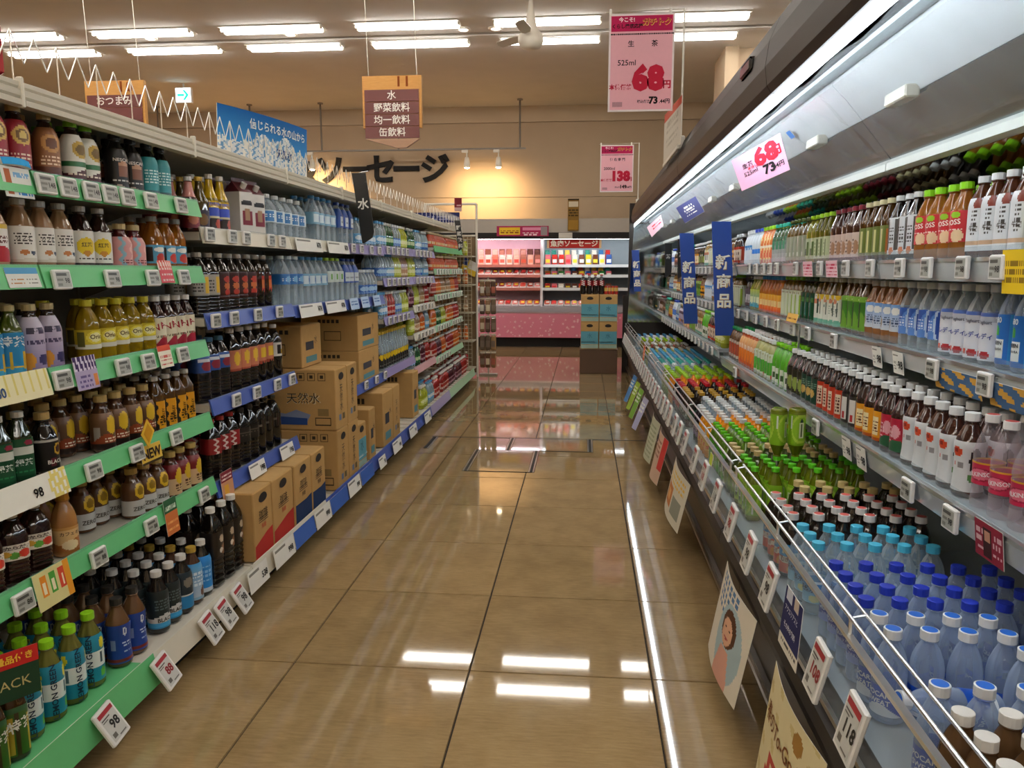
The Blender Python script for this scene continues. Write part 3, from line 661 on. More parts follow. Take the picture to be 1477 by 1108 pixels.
P('tiger', 'tea_bottle', 'barley tea bottle, amber label with black waves', 'tea', '#6e4a1e', '#cfcac0', [('fill', '#dd9a1e'), ('wave', -.18, .05, .075, '#1d1712'), ('wave', .34, .05, .06, '#1d1712'), TX('#3a2608', -.02, .2, .1, .5, 4)], [('BARLEY', .12, .5, .015, '#2a1a08', 90)], tr=1, lab=(.012, .118))
P('fruit_tea', 'tea_bottle', 'large dark herb tea bottle, white fruit label', 'l15', '#230b0a', '#e9e5dc', [('fill', '#e6ded0'), ('ell', .18, .38, .12, .26, '#c93a2a'), ('ell', -.02, .3, .11, .22, '#5a9a3a'), ('ell', -.18, .42, .1, .2, '#d9a43a'), TX('#3a2a24', -.3, .3, .68, .9, 2), ('bars', -.46, -.32, .1, .8, '#3a3a3a')], [('からだ', 0, .8, .017, '#3d2a20', 0)], lab=(.10, .16))
P('latte', 'coffee_bottle', 'caramel latte bottle, orange cap', 'dome', '#a87440', '#b37a22', [('fill', '#d9b27a'), ('diag', .4, .12, 0, '#a2622c'), ('ell', .0, .25, .22, .2, '#e9d2a6'), ('band', .9, 1, '#c08a44')], [('カフェオレ', .05, .72, .014, '#4a2c14', 0)], lab=(.02, .10))
P('zero', 'coffee_bottle', 'brown coffee bottle, white zero label', 'squat', '#5a3a20', '#b89b58', [('fill', '#c9c8c4'), ('band', .46, 1, '#5b3b22'), ('ell', .12, .74, .2, .24, '#d9b22a'), ('ell', .12, .74, .12, .14, '#8a6a14')], [('ZERO', .06, .2, .019, '#4a423a', 0)], lab=(.012, .125))
P('red_cream', 'coffee_bottle', 'coffee bottle, maroon and cream label', 'squat', '#4a2418', '#c6ab62', [('fill', '#d6b48a'), ('band', .52, 1, '#7d1a22'), ('ell', .15, .6, .17, .28, '#d7b02a'), TX('#5a3418', -.05, .3, .1, .38, 3)], lab=(.012, .125))
P('lemon_green', 'tea_bottle', 'teal lemon green tea bottle, lime cap', 'std', '#86843c', '#8fce1c', [('fill', '#1f86a0'), ('band', .30, .66, '#e6eae6'), ('ell', .3, .8, .10, .12, '#e4d32a'), ('ell', -.38, .82, .08, .11, '#e4d32a'), ('ell', .3, .16, .09, .1, '#5fae3a'), ('rect', -.34, -.28, .34, .6, '#54707a'), ('rect', .2, .27, .4, .6, '#34505a')], [('LEMON GREEN', -.04, .47, .0215, '#12263f', 90)], tr=1, lab=(.018, .148))
P('blue_brown', 'coffee_bottle', 'brown coffee bottle, royal blue label, black cap', 'curvy', '#5e4026', '#262422', [('fill', '#1f3f8f'), ('ell', .05, .82, .06, .11, '#e3e6ea'), ('ell', .05, .82, .03, .06, '#1f3f8f'), ('rect', -.36, -.22, .35, .6, '#7f8fb8'), TX('#cdd6e6', -.05, .25, .42, .58, 2), TX('#a8b6d6', -.05, .25, .28, .38, 2), ('band', .04, .12, '#7a2a22')], lab=(.014, .135))
P('blk_blue', 'coffee_bottle', 'black coffee bottle, pale blue foot label', 'std', '#15100e', '#dcd8d2', [('fill', '#1c2626'), ('band', .0, .24, '#3f9fd0'), ('diag', .32, .05, .2, '#d8d4ce'), ('band', .0, .16, '#3f9fd0'), ('diag', .05, .0, 0, '#2a7fb0'), TX('#5a6a6a', -.3, .3, .5, .8, 4)], [('BLACK', .02, .22, .019, '#2a2018', 0)], lab=(.018, .145))
P('navy_blk', 'coffee_bottle', 'black coffee bottle, navy label', 'std', '#15100e', '#dcd8d2', [('fill', '#1e2c34'), ('ell', .05, .72, .16, .14, '#7c7468'), ('band', .0, .34, '#2b7fb4'), ('band', .34, .4, '#d9d6d0')], lab=(.018, .148))
P('gold_blue', 'coffee_bottle', 'coffee bottle, silver-blue label, gold cap', 'std', '#4a2e20', '#b08f36', [('grad', '#c4ccd2', '#3f97cf'), ('ell', .2, .2, .14, .14, '#6b4028'), TX('#dfe9f0', -.2, .2, .4, .8, 4), ('band', 0, .08, '#8fb0c4')], lab=(.016, .15))
P('sky_blk', 'coffee_bottle', 'black coffee bottle, bright blue label', 'std', '#120e0c', '#dcd8d2', [('fill', '#2f86cc'), TX('#8fc0e6', -.2, .2, .3, .8, 4), ('band', 0, .1, '#c9d2d8')], lab=(.014, .15))
P('big_blk', 'coffee_bottle', 'large black coffee bottle with dark label', 'slimblk', '#0d0a09', '#e7e4de', [('fill', '#191310'), ('ell', .1, .7, .12, .14, '#b9a68c'), ('ell', .2, .3, .16, .2, '#8a5a34'), ('ell', .05, .3, .08, .1, '#d9cfc0')], lab=(.10, .20))
P('hang_tea', 'tea_bottle', 'large green tea bottle with dark green label', 'tea', '#3c2610', '#b5a67c', [('fill', '#33601f'), ('rect', -.4, -.1, .05, .8, '#b59a2e'), ('rect', -.06, .04, 0, .9, '#3a2a12'), ('rect', .22, .3, .05, .8, '#c2a632'), ('band', .9, 1, '#2c5c3a')], [('特茶', .08, .62, .032, '#f0eee4', 10)], lab=(.014, .134))
P('pink_neck', 'soda_bottle', 'dark bottle with pink foil neck', 'wine', '#3a1410', '#e2ded6', [('fill', '#7c2530'), ('ell', 0, .5, .2, .3, '#b96a4a')], neck=('#d08a80', .18))
P('gold_foil', 'soda_bottle', 'gold foil necked bottle, royal blue label', 'wine', '#7d6a14', '#ebe8e0', [('fill', '#2c46b8'), ('diag', .42, .08, .2, '#2a1a14'), ('band', .44, .5, '#cfc7a0'), ('ell', .1, .2, .16, .2, '#b3442e')], neck=('#c9a418', .125), lab=(.02, .15))
P('amber_dark', 'soda_bottle', 'dark amber bottle', 'wine', '#4a3a10', '#c9a63a', [('fill', '#2a2030'), ('ell', 0, .5, .2, .3, '#6a4a1a')])
P('dark_tea', 'tea_bottle', 'large black tea bottle, pale label', 'l15', '#15100d', '#a89f92', [('fill', '#a7a29a'), ('rect', .1, .3, .1, .9, '#d9b13a'), TX('#4a4640', -.3, .05, .2, .8, 4)], lab=(.09, .18))
P('dark_red', 'tea_bottle', 'large black tea bottle, red and gold label', 'l15', '#15100d', '#bdb8b0', [('fill', '#3a1512'), ('ell', .1, .72, .16, .12, '#b03a30'), ('ell', .1, .48, .16, .12, '#c06a3a'), ('ell', .1, .25, .15, .1, '#b03a30'), ('rect', .27, .36, .1, .9, '#cfc7b8')], lab=(.07, .19))
P('wat_small', 'water_bottle', 'clear water bottle, blue label', 'fatwater', 'clear_water', '#dfe2e2', [('fill', '#cfdde4'), ('rect', -.4, .1, .1, .9, '#2f74b4'), ('rect', .2, .42, .2, .8, '#4a8fc4'), TX('#eef4f8', -.3, .05, .4, .8, 2)], lab=(.085, .145))
P('wat_big', 'water_bottle', 'two-litre clear water bottle, blue cap', 'big', 'clear_water', '#3c7fb0', [('fill', '#7fb0cc'), ('rect', -.3, .1, .2, .8, '#d9e8f0'), ('ell', .2, .5, .12, .3, '#2f6fae')])
P('wat_blue', 'water_bottle', 'two-litre water bottle, deep blue label', 'big', 'clear_water', '#cfd8dc', [('fill', '#2f6fb4'), ('ell', .1, .5, .2, .3, '#7fb6dc'), TX('#e6eef4', -.3, .0, .3, .7, 2)], lab=(.14, .20))
P('wat_lime', 'water_bottle', 'two-litre water bottle, lime cap and leaf label', 'big', 'clear_water', '#9cc22a', [('fill', '#cfdad6'), ('ell', .0, .5, .1, .26, '#5aa22a'), ('ell', .28, .5, .08, .2, '#7fb65a')], lab=(.14, .215))
P('wat_navy', 'water_bottle', 'wide water bottle with navy wrap', 'big', 'clear_water', '#1f3f8a', [('fill', '#1f4a9c'), ('rect', -.2, .3, .1, .55, '#cfd9df'), TX('#2a3a5a', -.15, .25, .15, .5, 3)], lab=(.13, .26))
P('berry_pack', 'juice_bottle', 'dark juice bottle, blue berry collar', 'l15', '#141012', '#3a6a8a', [('fill', '#2a4f94'), ('ell', .1, .4, .2, .3, '#8a2a3a'), ('rect', -.2, .2, .65, .85, '#d9dde4')], lab=(.13, .20))
P('orange_lab', 'tea_bottle', 'large black tea bottle, salmon label', 'l15', '#140f0c', '#cfcac2', [('fill', '#c4775a'), ('ell', .0, .6, .14, .34, '#dfb63a'), ('ell', .3, .6, .12, .34, '#dfb63a'), ('band', 0, .1, '#a34a3a'), ('rect', -.46, -.34, .1, .5, '#dfd6c8')], lab=(.09, .18))
P('blk_white', 'tea_bottle', 'large black bottle, white picture label', 'l15', '#120e0c', '#e9e6e0', [('fill', '#d9d6d0'), ('ell', .1, .5, .14, .3, '#2a2422'), ('ell', .25, .35, .1, .2, '#c9a23a')], lab=(.11, .18))
P('red_dark', 'soda_bottle', 'large dark bottle, red label', 'l15', '#150d0b', '#a32020', [('fill', '#8c1a20'), ('wave', 0, .06, .05, '#d9cfc8')], lab=(.12, .19))
P('blk_tall', 'tea_bottle', 'large black bottle, black label', 'l15', '#0e0b0a', '#2a2622', [('fill', '#1d1916'), TX('#5a5248', -.2, .2, .3, .7, 3)], lab=(.11, .18))
P('glass_gold', 'soda_bottle', 'clear sparkling water bottle, black label, gold dot', 'wine', 'clear_water', '#c9a632', [('fill', '#1c1a18'), ('ell', 0, .8, .2, .2, '#d9b81e'), TX('#8a857c', -.2, .2, .2, .5, 3)], lab=(.02, .12))
for nm, stem, desc, k, body, cap, c1, c2, tr in [
    ('f_water', 'water_bottle', 'small clear water bottle', 'std', 'clear_water', '#5a9fd0', '#5f9fcc', '#dfe9ef', 0), ('f_blue', 'water_bottle', 'blue-labelled water bottle', 'std', 'clear_water', '#cfd8dc', '#2f62b0', '#a8c9e4', 0),
    ('f_green', 'tea_bottle', 'green sparkling bottle', 'std', '#1f4a2a', '#e4e6e2', '#2a6a3a', '#c9d9b0', 0), ('f_lime', 'juice_bottle', 'yellow-green drink bottle', 'std', '#9aa02a', '#e0e0d8', '#b9c23a', '#e6e8b0', 0),
    ('f_red', 'juice_bottle', 'red vegetable juice bottle', 'std', '#8c1a16', '#eeece6', '#d8b0a4', '#a3221c', 0), ('f_orange', 'juice_bottle', 'orange vegetable juice bottle', 'std', '#b8561a', '#eeece6', '#e2c49a', '#d9661a', 0),
    ('f_cream', 'milk_tea_bottle', 'cream-labelled drink bottle', 'std', '#8a6a4a', '#d9d4c8', '#e2d2b8', '#b98a62', 0), ('f_purple', 'juice_bottle', 'dark red grape drink bottle', 'std', '#4a1620', '#eeece6', '#b58a98', '#5f1f34', 0)]:
    P(nm, stem, desc, k, body, cap, [('fill', c1), ('ell', .05, .55, .25, .26, c2), TX(c2, -.3, .3, .1, .24, 2)], tr=tr, lab=(.035, .098))
# -- right side goods
P('yellow_lab', 'tea_bottle', 'brown tea bottle, plain yellow label', 'tea', '#8a5a24', '#e9eaea', [('fill', '#e8c21a'), ('ell', -.2, .5, .06, .06, '#f4efe0'), TX('#8a6a10', 0, .3, .2, .6, 4)], tr=1, lab=(.04, .15))
P('white_grey', 'tea_bottle', 'white-labelled tea bottle, sloping brown top', 'tea', '#6a3a22', '#eceff0', [('fill', '#d9dcdf'), ('rect', .28, .5, 0, 1, '#b9bec2'), ('band', .12, .18, '#c9a88a'), ('ell', .2, .9, .12, .1, '#7a2f22'), TX('#4a4642', .05, .2, .3, .75, 5)], [('午後', .12, .42, .016, '#4a4038', 0)], tr=1, lab=(.018, .155))
P('hoss', 'soda_bottle', 'amber drink bottle, red label, lime cap', 'std', '#b4702a', '#8fdc1a', [('fill', '#c02a32'), ('ell', .05, .86, .14, .1, '#8fc02a'), ('ell', .12, .2, .16, .2, '#e6c8a0'), TX('#f0d9d0', -.3, .3, .38, .46, 1)], [('YOSS', .0, .62, .020, '#f6ece4', 6)], tr=1, lab=(.045, .13))
P('dark_white', 'tea_bottle', 'black tea bottle, white label with black seal', 'tea', '#1c1310', '#e6e9ea', [('fill', '#cfd2d4'), ('rect', -.3, -.08, .1, .95, '#2a2422'), ('rect', .22, .4, .1, .95, '#54504c'), ('ell', .08, .1, .12, .1, '#c07a5a'), TX('#3a3632', -.06, .18, .3, .8, 5)], lab=(.02, .14))
P('brown_green', 'tea_bottle', 'brown tea bottle, olive label, beige cap', 'tea', '#5c3a16', '#d8cfa2', [('fill', '#5f6a2c'), ('rect', -.06, .06, .1, .9, '#c9c28a'), ('rect', .24, .4, .05, .9, '#a35a24')], tr=1, lab=(.02, .12))
P('pink_brown', 'tea_bottle', 'brown tea bottle, pale pink label, maroon cap', 'tea', '#3a1c12', '#7d1a2a', [('fill', '#c9b2a6'), ('ell', .1, .4, .14, .3, '#a3785a'), TX('#5a3a2c', -.3, .0, .2, .8, 4)], lab=(.018, .11))
P('light_green', 'tea_bottle', 'olive tea bottle, pale green label, lime cap', 'tea', '#75701c', '#a8dc1e', [('fill', '#b9c29a'), ('rect', .0, .12, .1, .9, '#5a6a3a'), TX('#6a7a4a', -.3, -.05, .2, .8, 4)], tr=1, lab=(.018, .11))
P('grey_green', 'tea_bottle', 'brown tea bottle, grey-green label', 'tea', '#55400f', '#4a5a1e', [('fill', '#9a9f86'), ('ell', .0, .7, .06, .06, '#3a3a30'), TX('#c9ccb6', -.3, .3, .1, .4, 3)], tr=1, lab=(.015, .13))
P('teal_green', 'tea_bottle', 'deep green tea bottle, teal cap', 'full', '#2a4a24', '#2fb8a0', [('grad', '#cfc6c8', '#2a6a4a'), ('ell', .0, .6, .16, .2, '#4a8a6a')], lab=(.012, .14))
P('orange_red', 'juice_bottle', 'orange and pink drink bottle, lime cap', 'full', '#d9702a', '#9ad81e', [('grad', '#d96a5a', '#e8852a'), ('wave', .0, .08, .05, '#f2dc9a'), TX('#f6e9d0', -.3, .3, .3, .6, 3)])
P('blue_white', 'sports_drink_bottle', 'white bottle with blue lettering, blue cap', 'full', '#c9d9e4', '#2a4fc0', [('fill', '#d9e2ea'), ('rect', -.3, .3, .3, .5, '#3f7fd0'), TX('#2f62b8', -.3, .3, .55, .9, 4)])
P('all_white', 'sports_drink_bottle', 'white yogurt drink bottle, white cap', 'full', '#dfe4e8', '#eef0f0', [('fill', '#dfe6ec'), TX('#3f8fd0', -.25, .25, .4, .7, 3)], [('CALP', 0, .66, .014, '#3f7fd0', 0)])
P('dakara', 'sports_drink_bottle', 'clear sports drink, blue label, bright blue cap', 'tall', 'pale_blue', '#1f86d8', [('fill', '#2468b8'), ('ell', -.14, .66, .12, .1, '#3fa03a'), ('rect', -.3, .1, .1, .5, '#dfe6e8'), ('rect', .2, .5, 0, 1, '#1f86c8'), TX('#2a3a4a', -.26, .08, .14, .2, 1)], [('680', -.1, .88, .020, '#eef4f8', 0), ('GREEN', -.1, .42, .013, '#20242a', 0), ('DA·KA·RA', -.1, .30, .009, '#20242a', 0)], lab=(.014, .14))
P('yogurt', 'water_bottle', 'clear flavoured water, white yogurt label', 'std', 'clear_water', '#eef0f2', [('fill', '#dfe2ea'), ('band', .93, 1, '#4a6ab8'), ('rect', .4, .5, 0, 1, '#3f5fb0'), ('rect', -.5, -.42, 0, 1, '#3f5fb0'), ('ell', .0, .86, .3, .08, '#b8bcc8'), ('ell', .05, .12, .13, .08, '#a8323a'), ('ell', -.2, .14, .1, .07, '#c45a4a')], [('Yoghurt', 0, .8, .013, '#6a6a78', 0), ('レディ', .02, .5, .017, '#34489a', 0)], lab=(.012, .136))
P('clear_blue', 'water_bottle', 'clear flavoured water, ultramarine label', 'std', 'clear_water', '#e6e9ea', [('fill', '#2f57a8'), ('diag', .5, .4, .12, '#5a86cc'), ('ell', .18, .5, .1, .55, '#b9cde6'), ('ell', .24, .5, .1, .5, '#234a9c'), TX('#dfe6f2', -.25, .05, .3, .7, 4)], lab=(.04, .125))
P('tan_blue', 'milk_tea_bottle', 'tan milk tea bottle, blue sky label', 'std', '#8a5a34', '#e6e9ea', [('grad', '#d2d6dc', '#6f9fd8'), ('ell', .1, .75, .16, .14, '#f0efe8'), ('ell', -.2, .3, .14, .2, '#9a8a7c'), TX('#3a4a6a', -.05, .25, .2, .55, 4)], lab=(.04, .13))
P('green_lab', 'tea_bottle', 'brown tea bottle, bright green label, white cap', 'tea', '#5a3a18', '#e9ecec', [('fill', '#3f7a24'), ('band', .86, 1, '#7fb83a'), ('diag', .3, .26, .3, '#6a9a34'), ('rect', -.2, -.1, .1, .8, '#1f3a1a'), TX('#cfe0b0', .1, .4, .9, .98, 1)], lab=(.015, .145))
P('white_yellow', 'tea_bottle', 'white herbal tea bottle with yellow top', 'tea', '#7a5a18', '#eef0ee', [('fill', '#dfe0d2'), ('ell', .1, .98, .16, .14, '#e6c21e'), ('ell', -.1, .8, .14, .08, '#d98a6a'), ('diag', .14, .06, .2, '#6fae96'), ('rect', .02, .1, .3, .75, '#3a4a3c'), TX('#5a7a6a', -.3, -.1, .4, .7, 4)], [('爽', .06, .5, .02, '#2a3a30', 0)], tr=1, lab=(.012, .14))
P('deep_green', 'tea_bottle', 'dark tea bottle, forest green label, green cap', 'tea', '#3a3410', '#2a5a24', [('fill', '#1f4a2e'), ('rect', -.1, .08, .1, .6, '#2a6a5a'), ('ell', .1, .8, .12, .1, '#4a7a34')], lab=(.012, .14))
P('lime_white', 'tea_bottle', 'brown-topped tea bottle, lime striped white label', 'tea', '#6a4a14', '#7fd016', [('fill', '#cfd6b8'), ('rect', -.36, -.16, .0, .8, '#8aa63a'), ('rect', .1, .3, 0, .85, '#9ab83a'), ('rect', -.06, .04, .3, .85, '#3a4a2a')], lab=(.012, .145))
P('orange_bcap', 'juice_bottle', 'orange fruit drink bottle, sky blue cap', 'full', '#d9821e', '#3a9fe0', [('grad', '#d9482a', '#e6b03a'), ('ell', .1, .5, .2, .2, '#e8c88a'), TX('#f4e2c0', -.3, .3, .5, .7, 3)], lab=(.012, .11), tr=1)
P('lime_yel', 'juice_bottle', 'lime drink bottle, turquoise label, white cap', 'std', '#a3a82a', '#e6eaea', [('grad', '#3f9fc0', '#b8c24a'), ('ell', .1, .4, .2, .2, '#e0e6c0')], tr=1)
P('dark_car', 'tea_bottle', 'black bottle, grey patterned label', 'std', '#1d1214', '#3a3432', [('fill', '#5a4a50'), ('ell', .1, .5, .2, .2, '#c9c2c4'), TX('#a39a9c', -.3, .3, .2, .8, 4)])
P('pink_water', 'soda_bottle', 'clear pink-tinted sparkling water, crimson label', 'soda', 'clear_pink', '#efecea', [('fill', '#b8244a'), ('ell', .05, .45, .3, .3, '#8c1434'), ('ell', .05, .45, .26, .24, '#d96a80'), ('rect', -.48, -.38, .1, .9, '#e9dde0'), ('band', .92, 1, '#d9a02a')], [('WILKINSON', .05, .45, .014, '#f6eef0', 6)], captop='#c84a4a', lab=(.058, .112))
P('flower', 'tea_bottle', 'waisted bottle, white label, red flower, black disc', 'curvy', '#3c2018', '#eef0f0', [('fill', '#d4d6d8'), ('ell', -.06, .78, .13, .1, '#cf4a2a'), ('ell', -.1, .8, .06, .05, '#8c1f1a'), ('ell', .36, .62, .13, .26, '#1c1a1a'), ('rect', -.02, .1, .48, .56, '#8a8688'), ('ell', .3, .28, .1, .08, '#5a8a4a'), ('rect', -.13, -.09, .5, .58, '#c0392b')], lab=(.016, .142))
P('pink_red', 'tea_bottle', 'dark tea bottle, crimson label', 'std', '#2c1614', '#eceeee', [('fill', '#b3203a'), ('ell', .1, .6, .14, .2, '#dfa0a8'), ('diag', .26, .1, .1, '#2a5a3a'), TX('#f0d0d4', -.3, 0, .3, .8, 4)], lab=(.02, .12))
P('org_lab', 'tea_bottle', 'dark tea bottle, marigold label', 'std', '#2a1812', '#eceeee', [('fill', '#dd951e'), ('rect', -.14, .12, .2, .8, '#f0e0b0'), TX('#6a3a10', -.1, .1, .3, .7, 4), ('band', .0, .1, '#b3521a')], lab=(.02, .115))
P('blk_wht', 'coffee_bottle', 'black coffee bottle, white and red panel', 'std', '#181110', '#eceeee', [('fill', '#2c2624'), ('rect', -.12, .14, .1, .9, '#d9d6d0'), ('rect', -.05, .06, .15, .4, '#a3262a')], lab=(.02, .125))
P('red_org', 'tea_bottle', 'dark tea bottle, vermilion label', 'std', '#24130f', '#eceeee', [('fill', '#b8391f'), ('rect', -.14, .1, .15, .85, '#e6d2b8'), TX('#5a2a1a', -.1, .08, .25, .8, 5)], lab=(.02, .125))
P('forest', 'tea_bottle', 'dark tea bottle, pine green label, white cap', 'std', '#1c1510', '#e6eaea', [('fill', '#1c3f30'), ('ell', .0, .4, .14, .16, '#c9a35a'), TX('#7a9a86', -.2, .2, .6, .85, 3)], lab=(.02, .125))
P('dk_olive', 'tea_bottle', 'dark tea bottle, black and olive label', 'std', '#1d140e', '#e9ecec', [('fill', '#2e2c1e'), ('ell', .1, .4, .16, .3, '#8a9a4a'), TX('#c9c8b0', -.3, 0, .5, .85, 3)], lab=(.02, .125))
P('lime_btl', 'tea_bottle', 'bright green wrapped tea bottle, lime cap', 'full', '#4f9a1c', '#7fd01a', [('fill', '#57a82a'), ('rect', -.12, .14, .04, .45, '#e2e8da'), ('ell', .02, .26, .07, .12, '#4a5a44')])
P('leaf_white', 'tea_bottle', 'white label bottle with green leaves', 'std', '#9a9a5a', '#eef0f0', [('fill', '#d2dcc8'), ('ell', .1, .4, .26, .26, '#4fa83a'), ('ell', -.3, .7, .14, .14, '#6fb84a'), ('ell', .2, .14, .1, .1, '#c03a2a')], lab=(.012, .14))
P('org_red2', 'juice_bottle', 'orange-red fruit tea bottle, white cap', 'full', '#b8501e', '#eef0f0', [('grad', '#c84a1e', '#d9a86a'), ('ell', .0, .4, .25, .2, '#e07a2a'), TX('#f4e6d8', -.2, .2, .6, .8, 2)])
P('grn_cap', 'tea_bottle', 'brown tea bottle with dark green cap', 'std', '#5a3a1c', '#1f8a4a', [('fill', '#c9b8a8'), ('ell', 0, .5, .2, .3, '#a8482a')])
# well goods
P('barley', 'tea_bottle', 'brown barley tea bottle, white ribbed cap', 'pocari', '#7a5838', '#efece6', [('fill', '#d9c9a8'), ('ell', 0, .5, .2, .3, '#a8702a')], tr=1, lab=(.03, .09))
P('pocari', 'sports_drink_bottle', 'pale blue sports drink, white cap, blue disc', 'pocari', 'pale_blue', '#eef0f2', [('fill', '#1b4fb8'), ('diag', .2, .2, .2, '#e9eef4'), ('band', .9, 1, '#1b4fb8')], [('POCARI', .02, .72, .016, '#f4f6f8', 0), ('SWEAT', .02, .46, .016, '#f4f6f8', 0)], captop='#2f6fd8', lab=(.02, .085))
P('aqua', 'sports_drink_bottle', 'clear sports drink, ultramarine cap and label', 'dome', 'pale_blue', '#2338b8', [('fill', '#22399c'), ('diag', .22, .12, .3, '#8fa0dc'), ('ell', -.2, .7, .1, .12, '#dfe4f4'), ('ell', -.2, .7, .06, .08, '#22399c')], [('AQUARIUS', .08, .6, .0125, '#f2f4fa', 0), ('アクエリアス', .08, .36, .008, '#dfe6f8', 0)], lab=(.05, .108))
P('suntory', 'water_bottle', 'clear spring water, pale blue label, aqua cap', 'dome', 'clear_water', '#4fc0e4', [('grad', '#a8dcf0', '#3f8fcf'), ('band', .9, 1, '#e6f2f8'), ('ell', .2, .2, .14, .16, '#e8e2a0')], [('天然水', .0, .6, .018, '#20324a', 0)], lab=(.035, .10))
P('mugicha', 'tea_bottle', 'black barley tea, blue and red label', 'dome', '#1f130e', '#efecea', [('fill', '#2f8fc4'), ('band', .0, .58, '#b23a24'), ('diag', .52, .08, .1, '#c94a2a'), ('ell', .0, .46, .3, .1, '#e8d9c0'), ('ell', .2, .14, .12, .16, '#d9962a')], [('むぎ', .0, .47, .016, '#6a1a10', 0), ('麦茶', .0, .72, .011, '#f2e2b0', 0)], captop='#d8605a', lab=(.016, .11))
P('beige_dk', 'tea_bottle', 'dark roasted tea bottle with tan cap', 'dome', '#1e140c', '#d6bf82', [('fill', '#4a5a24'), ('ell', .1, .5, .2, .3, '#c9a23a')])
P('green_big', 'tea_bottle', 'bright green tea, round leaf emblem, green cap', 'tea', '#7d8a1a', '#5fc81e', [('fill', '#7fae1e'), ('ell', .0, .5, .42, .44, '#b4d24a'), ('ell', .0, .5, .36, .36, '#8fbe2a'), ('rect', -.1, .1, .3, .78, '#dfe6c2'), ('rect', -.04, .04, .36, .74, '#5a6a3a'), ('ell', .0, .26, .07, .06, '#223a2a'), ('band', 0, .08, '#6f7a1a'), ('rect', .38, .46, .1, .5, '#e4e8de')], tr=1, lab=(.012, .146))
P('grey_beige', 'tea_bottle', 'olive tea bottle, clear shoulder, tan cap', 'dome', '#3e4a1e', '#cdb27a', [('fill', '#4a6a2a'), ('band', .86, 1, '#c9b98a'), ('ell', .1, .4, .2, .3, '#8aa03a')], lab=(.02, .12))
P('green_sm', 'tea_bottle', 'green wrapped tea bottle, spring-green cap', 'tea', '#5a7a1e', '#6cd01e', [('fill', '#55a828'), ('rect', -.3, -.1, .1, .9, '#9ac83a'), ('ell', .1, .5, .16, .3, '#dfe8d0'), ('rect', .06, .14, .3, .7, '#4a5a3a')])
P('orange_w', 'juice_bottle', 'orange juice bottle, white cap', 'dome', '#ee9a12', '#eef0f0', [('fill', '#f0a81e'), ('ell', .1, .5, .25, .3, '#f6c64a'), ('ell', .1, .3, .12, .15, '#e8641a')])
P('purple_w', 'juice_bottle', 'dark purple grape drink, white cap', 'dome', '#1e1218', '#eef0f2', [('fill', '#2a1a2c'), ('band', 0, .4, '#6a4a94'), TX('#b9a8c8', -.2, .2, .5, .8, 3)])
P('clear_w', 'soda_bottle', 'clear soda bottle, white cap', 'dome', 'clear_water', '#f0f2f2', [('fill', '#d2d9dc'), ('ell', .1, .5, .2, .3, '#8fb0c4')])
P('gold_cap', 'soda_bottle', 'dark ginger soda bottle, gold cap', 'dome', '#26180e', '#c89a34', [('fill', '#1f4a2c'), ('ell', 0, .5, .1, .14, '#c9d2c4')], lab=(.05, .11))
P('red_cap', 'soda_bottle', 'black cola bottle, red cap', 'dome', '#130b0a', '#c8202a', [('fill', '#1a1414'), ('ell', 0, .5, .2, .3, '#b0242a')])
P('org_lime', 'juice_bottle', 'orange fruit soda bottle, lime cap', 'tea', '#e88a1a', '#a8dc1e', [('fill', '#e8962a'), ('rect', -.3, .3, .3, .9, '#e2d6b8'), ('ell', .0, .6, .2, .2, '#e07a1a'), ('ell', -.1, .7, .06, .1, '#4a8a2a')])
P('lime_mix', 'soda_bottle', 'melon soda bottle, lime cap', 'dome', '#8a9a4a', '#a4d81e', [('fill', '#7fae3a'), ('ell', .1, .5, .2, .3, '#e2e6b8')])
P('far_blue', 'water_bottle', 'clear water bottle, sky blue and teal cap', 'dome', 'clear_water', '#4aa8d8', [('fill', '#5a9fd0'), ('ell', .1, .5, .2, .3, '#dfeaf2')])
P('far_teal', 'water_bottle', 'clear water bottle, teal cap', 'dome', 'clear_water', '#2aa89a', [('fill', '#3f8fa8'), ('ell', .1, .5, .2, .3, '#dfeaf2')])
P('far_white', 'water_bottle', 'clear water bottle, plain white cap', 'dome', 'clear_water', '#eceff0', [('fill', '#9ac0d8'), ('ell', .1, .5, .2, .3, '#eef2f4')])
P('f_short', 'juice_bottle', 'short red and cream drink pack', 'squat', '#a8442a', '#d9c8a0', [('fill', '#c8553a'), ('band', .3, .7, '#e8d8b0'), ('ell', .1, .5, .2, .16, '#d98a2a')])
for k_, p_ in PR.items(): p_['name'] = k_

# ------------------------------------------------------------------ put the goods on the shelves
U = -1.492      # front row of the upper shelves, left side
B0 = -1.40     # front row on the base deck
ZG = [z - .02 for z, _ in LEV[0]]
r_ = .55        # the left-hand goods are turned a little to the aisle entrance
def L(name, shelf, y0, n, z, x=U, **k): block(name, 'L', shelf, y0, n, x, z, rot=k.pop('rot', -r_), **k)
g1, g2, g3, g4, g5 = ['top green shelf', 'second green shelf', 'third green shelf', 'fourth green shelf', 'lowest green shelf']
L('pale_label', g1, 1.80, 1, ZG[0], rows=2); L('red_medal', g1, 1.875, 2, ZG[0], rows=3, dy=.085); L('brown_gold', g1, 2.075, 1, ZG[0], rows=3)
L('white_medal', g1, 2.185, 2, ZG[0], rows=3); L('black_mug', g1, 2.40, 2, ZG[0], rows=3, dy=.085); L('teal_mug', g1, 2.58, 2, ZG[0], rows=2, dy=.08)
L('red_white', g2, 1.85, 1, ZG[1], rows=2); L('white_brown', g2, 1.945, 3, ZG[1], rows=3, dy=.08); L('yellow_ring', g2, 2.20, 2, ZG[1], rows=3, dy=.088)
L('pink_wave', g2, 2.39, 2, ZG[1], rows=2); L('apple_blue', g2, 2.58, 3, ZG[1], rows=2, dy=.078)
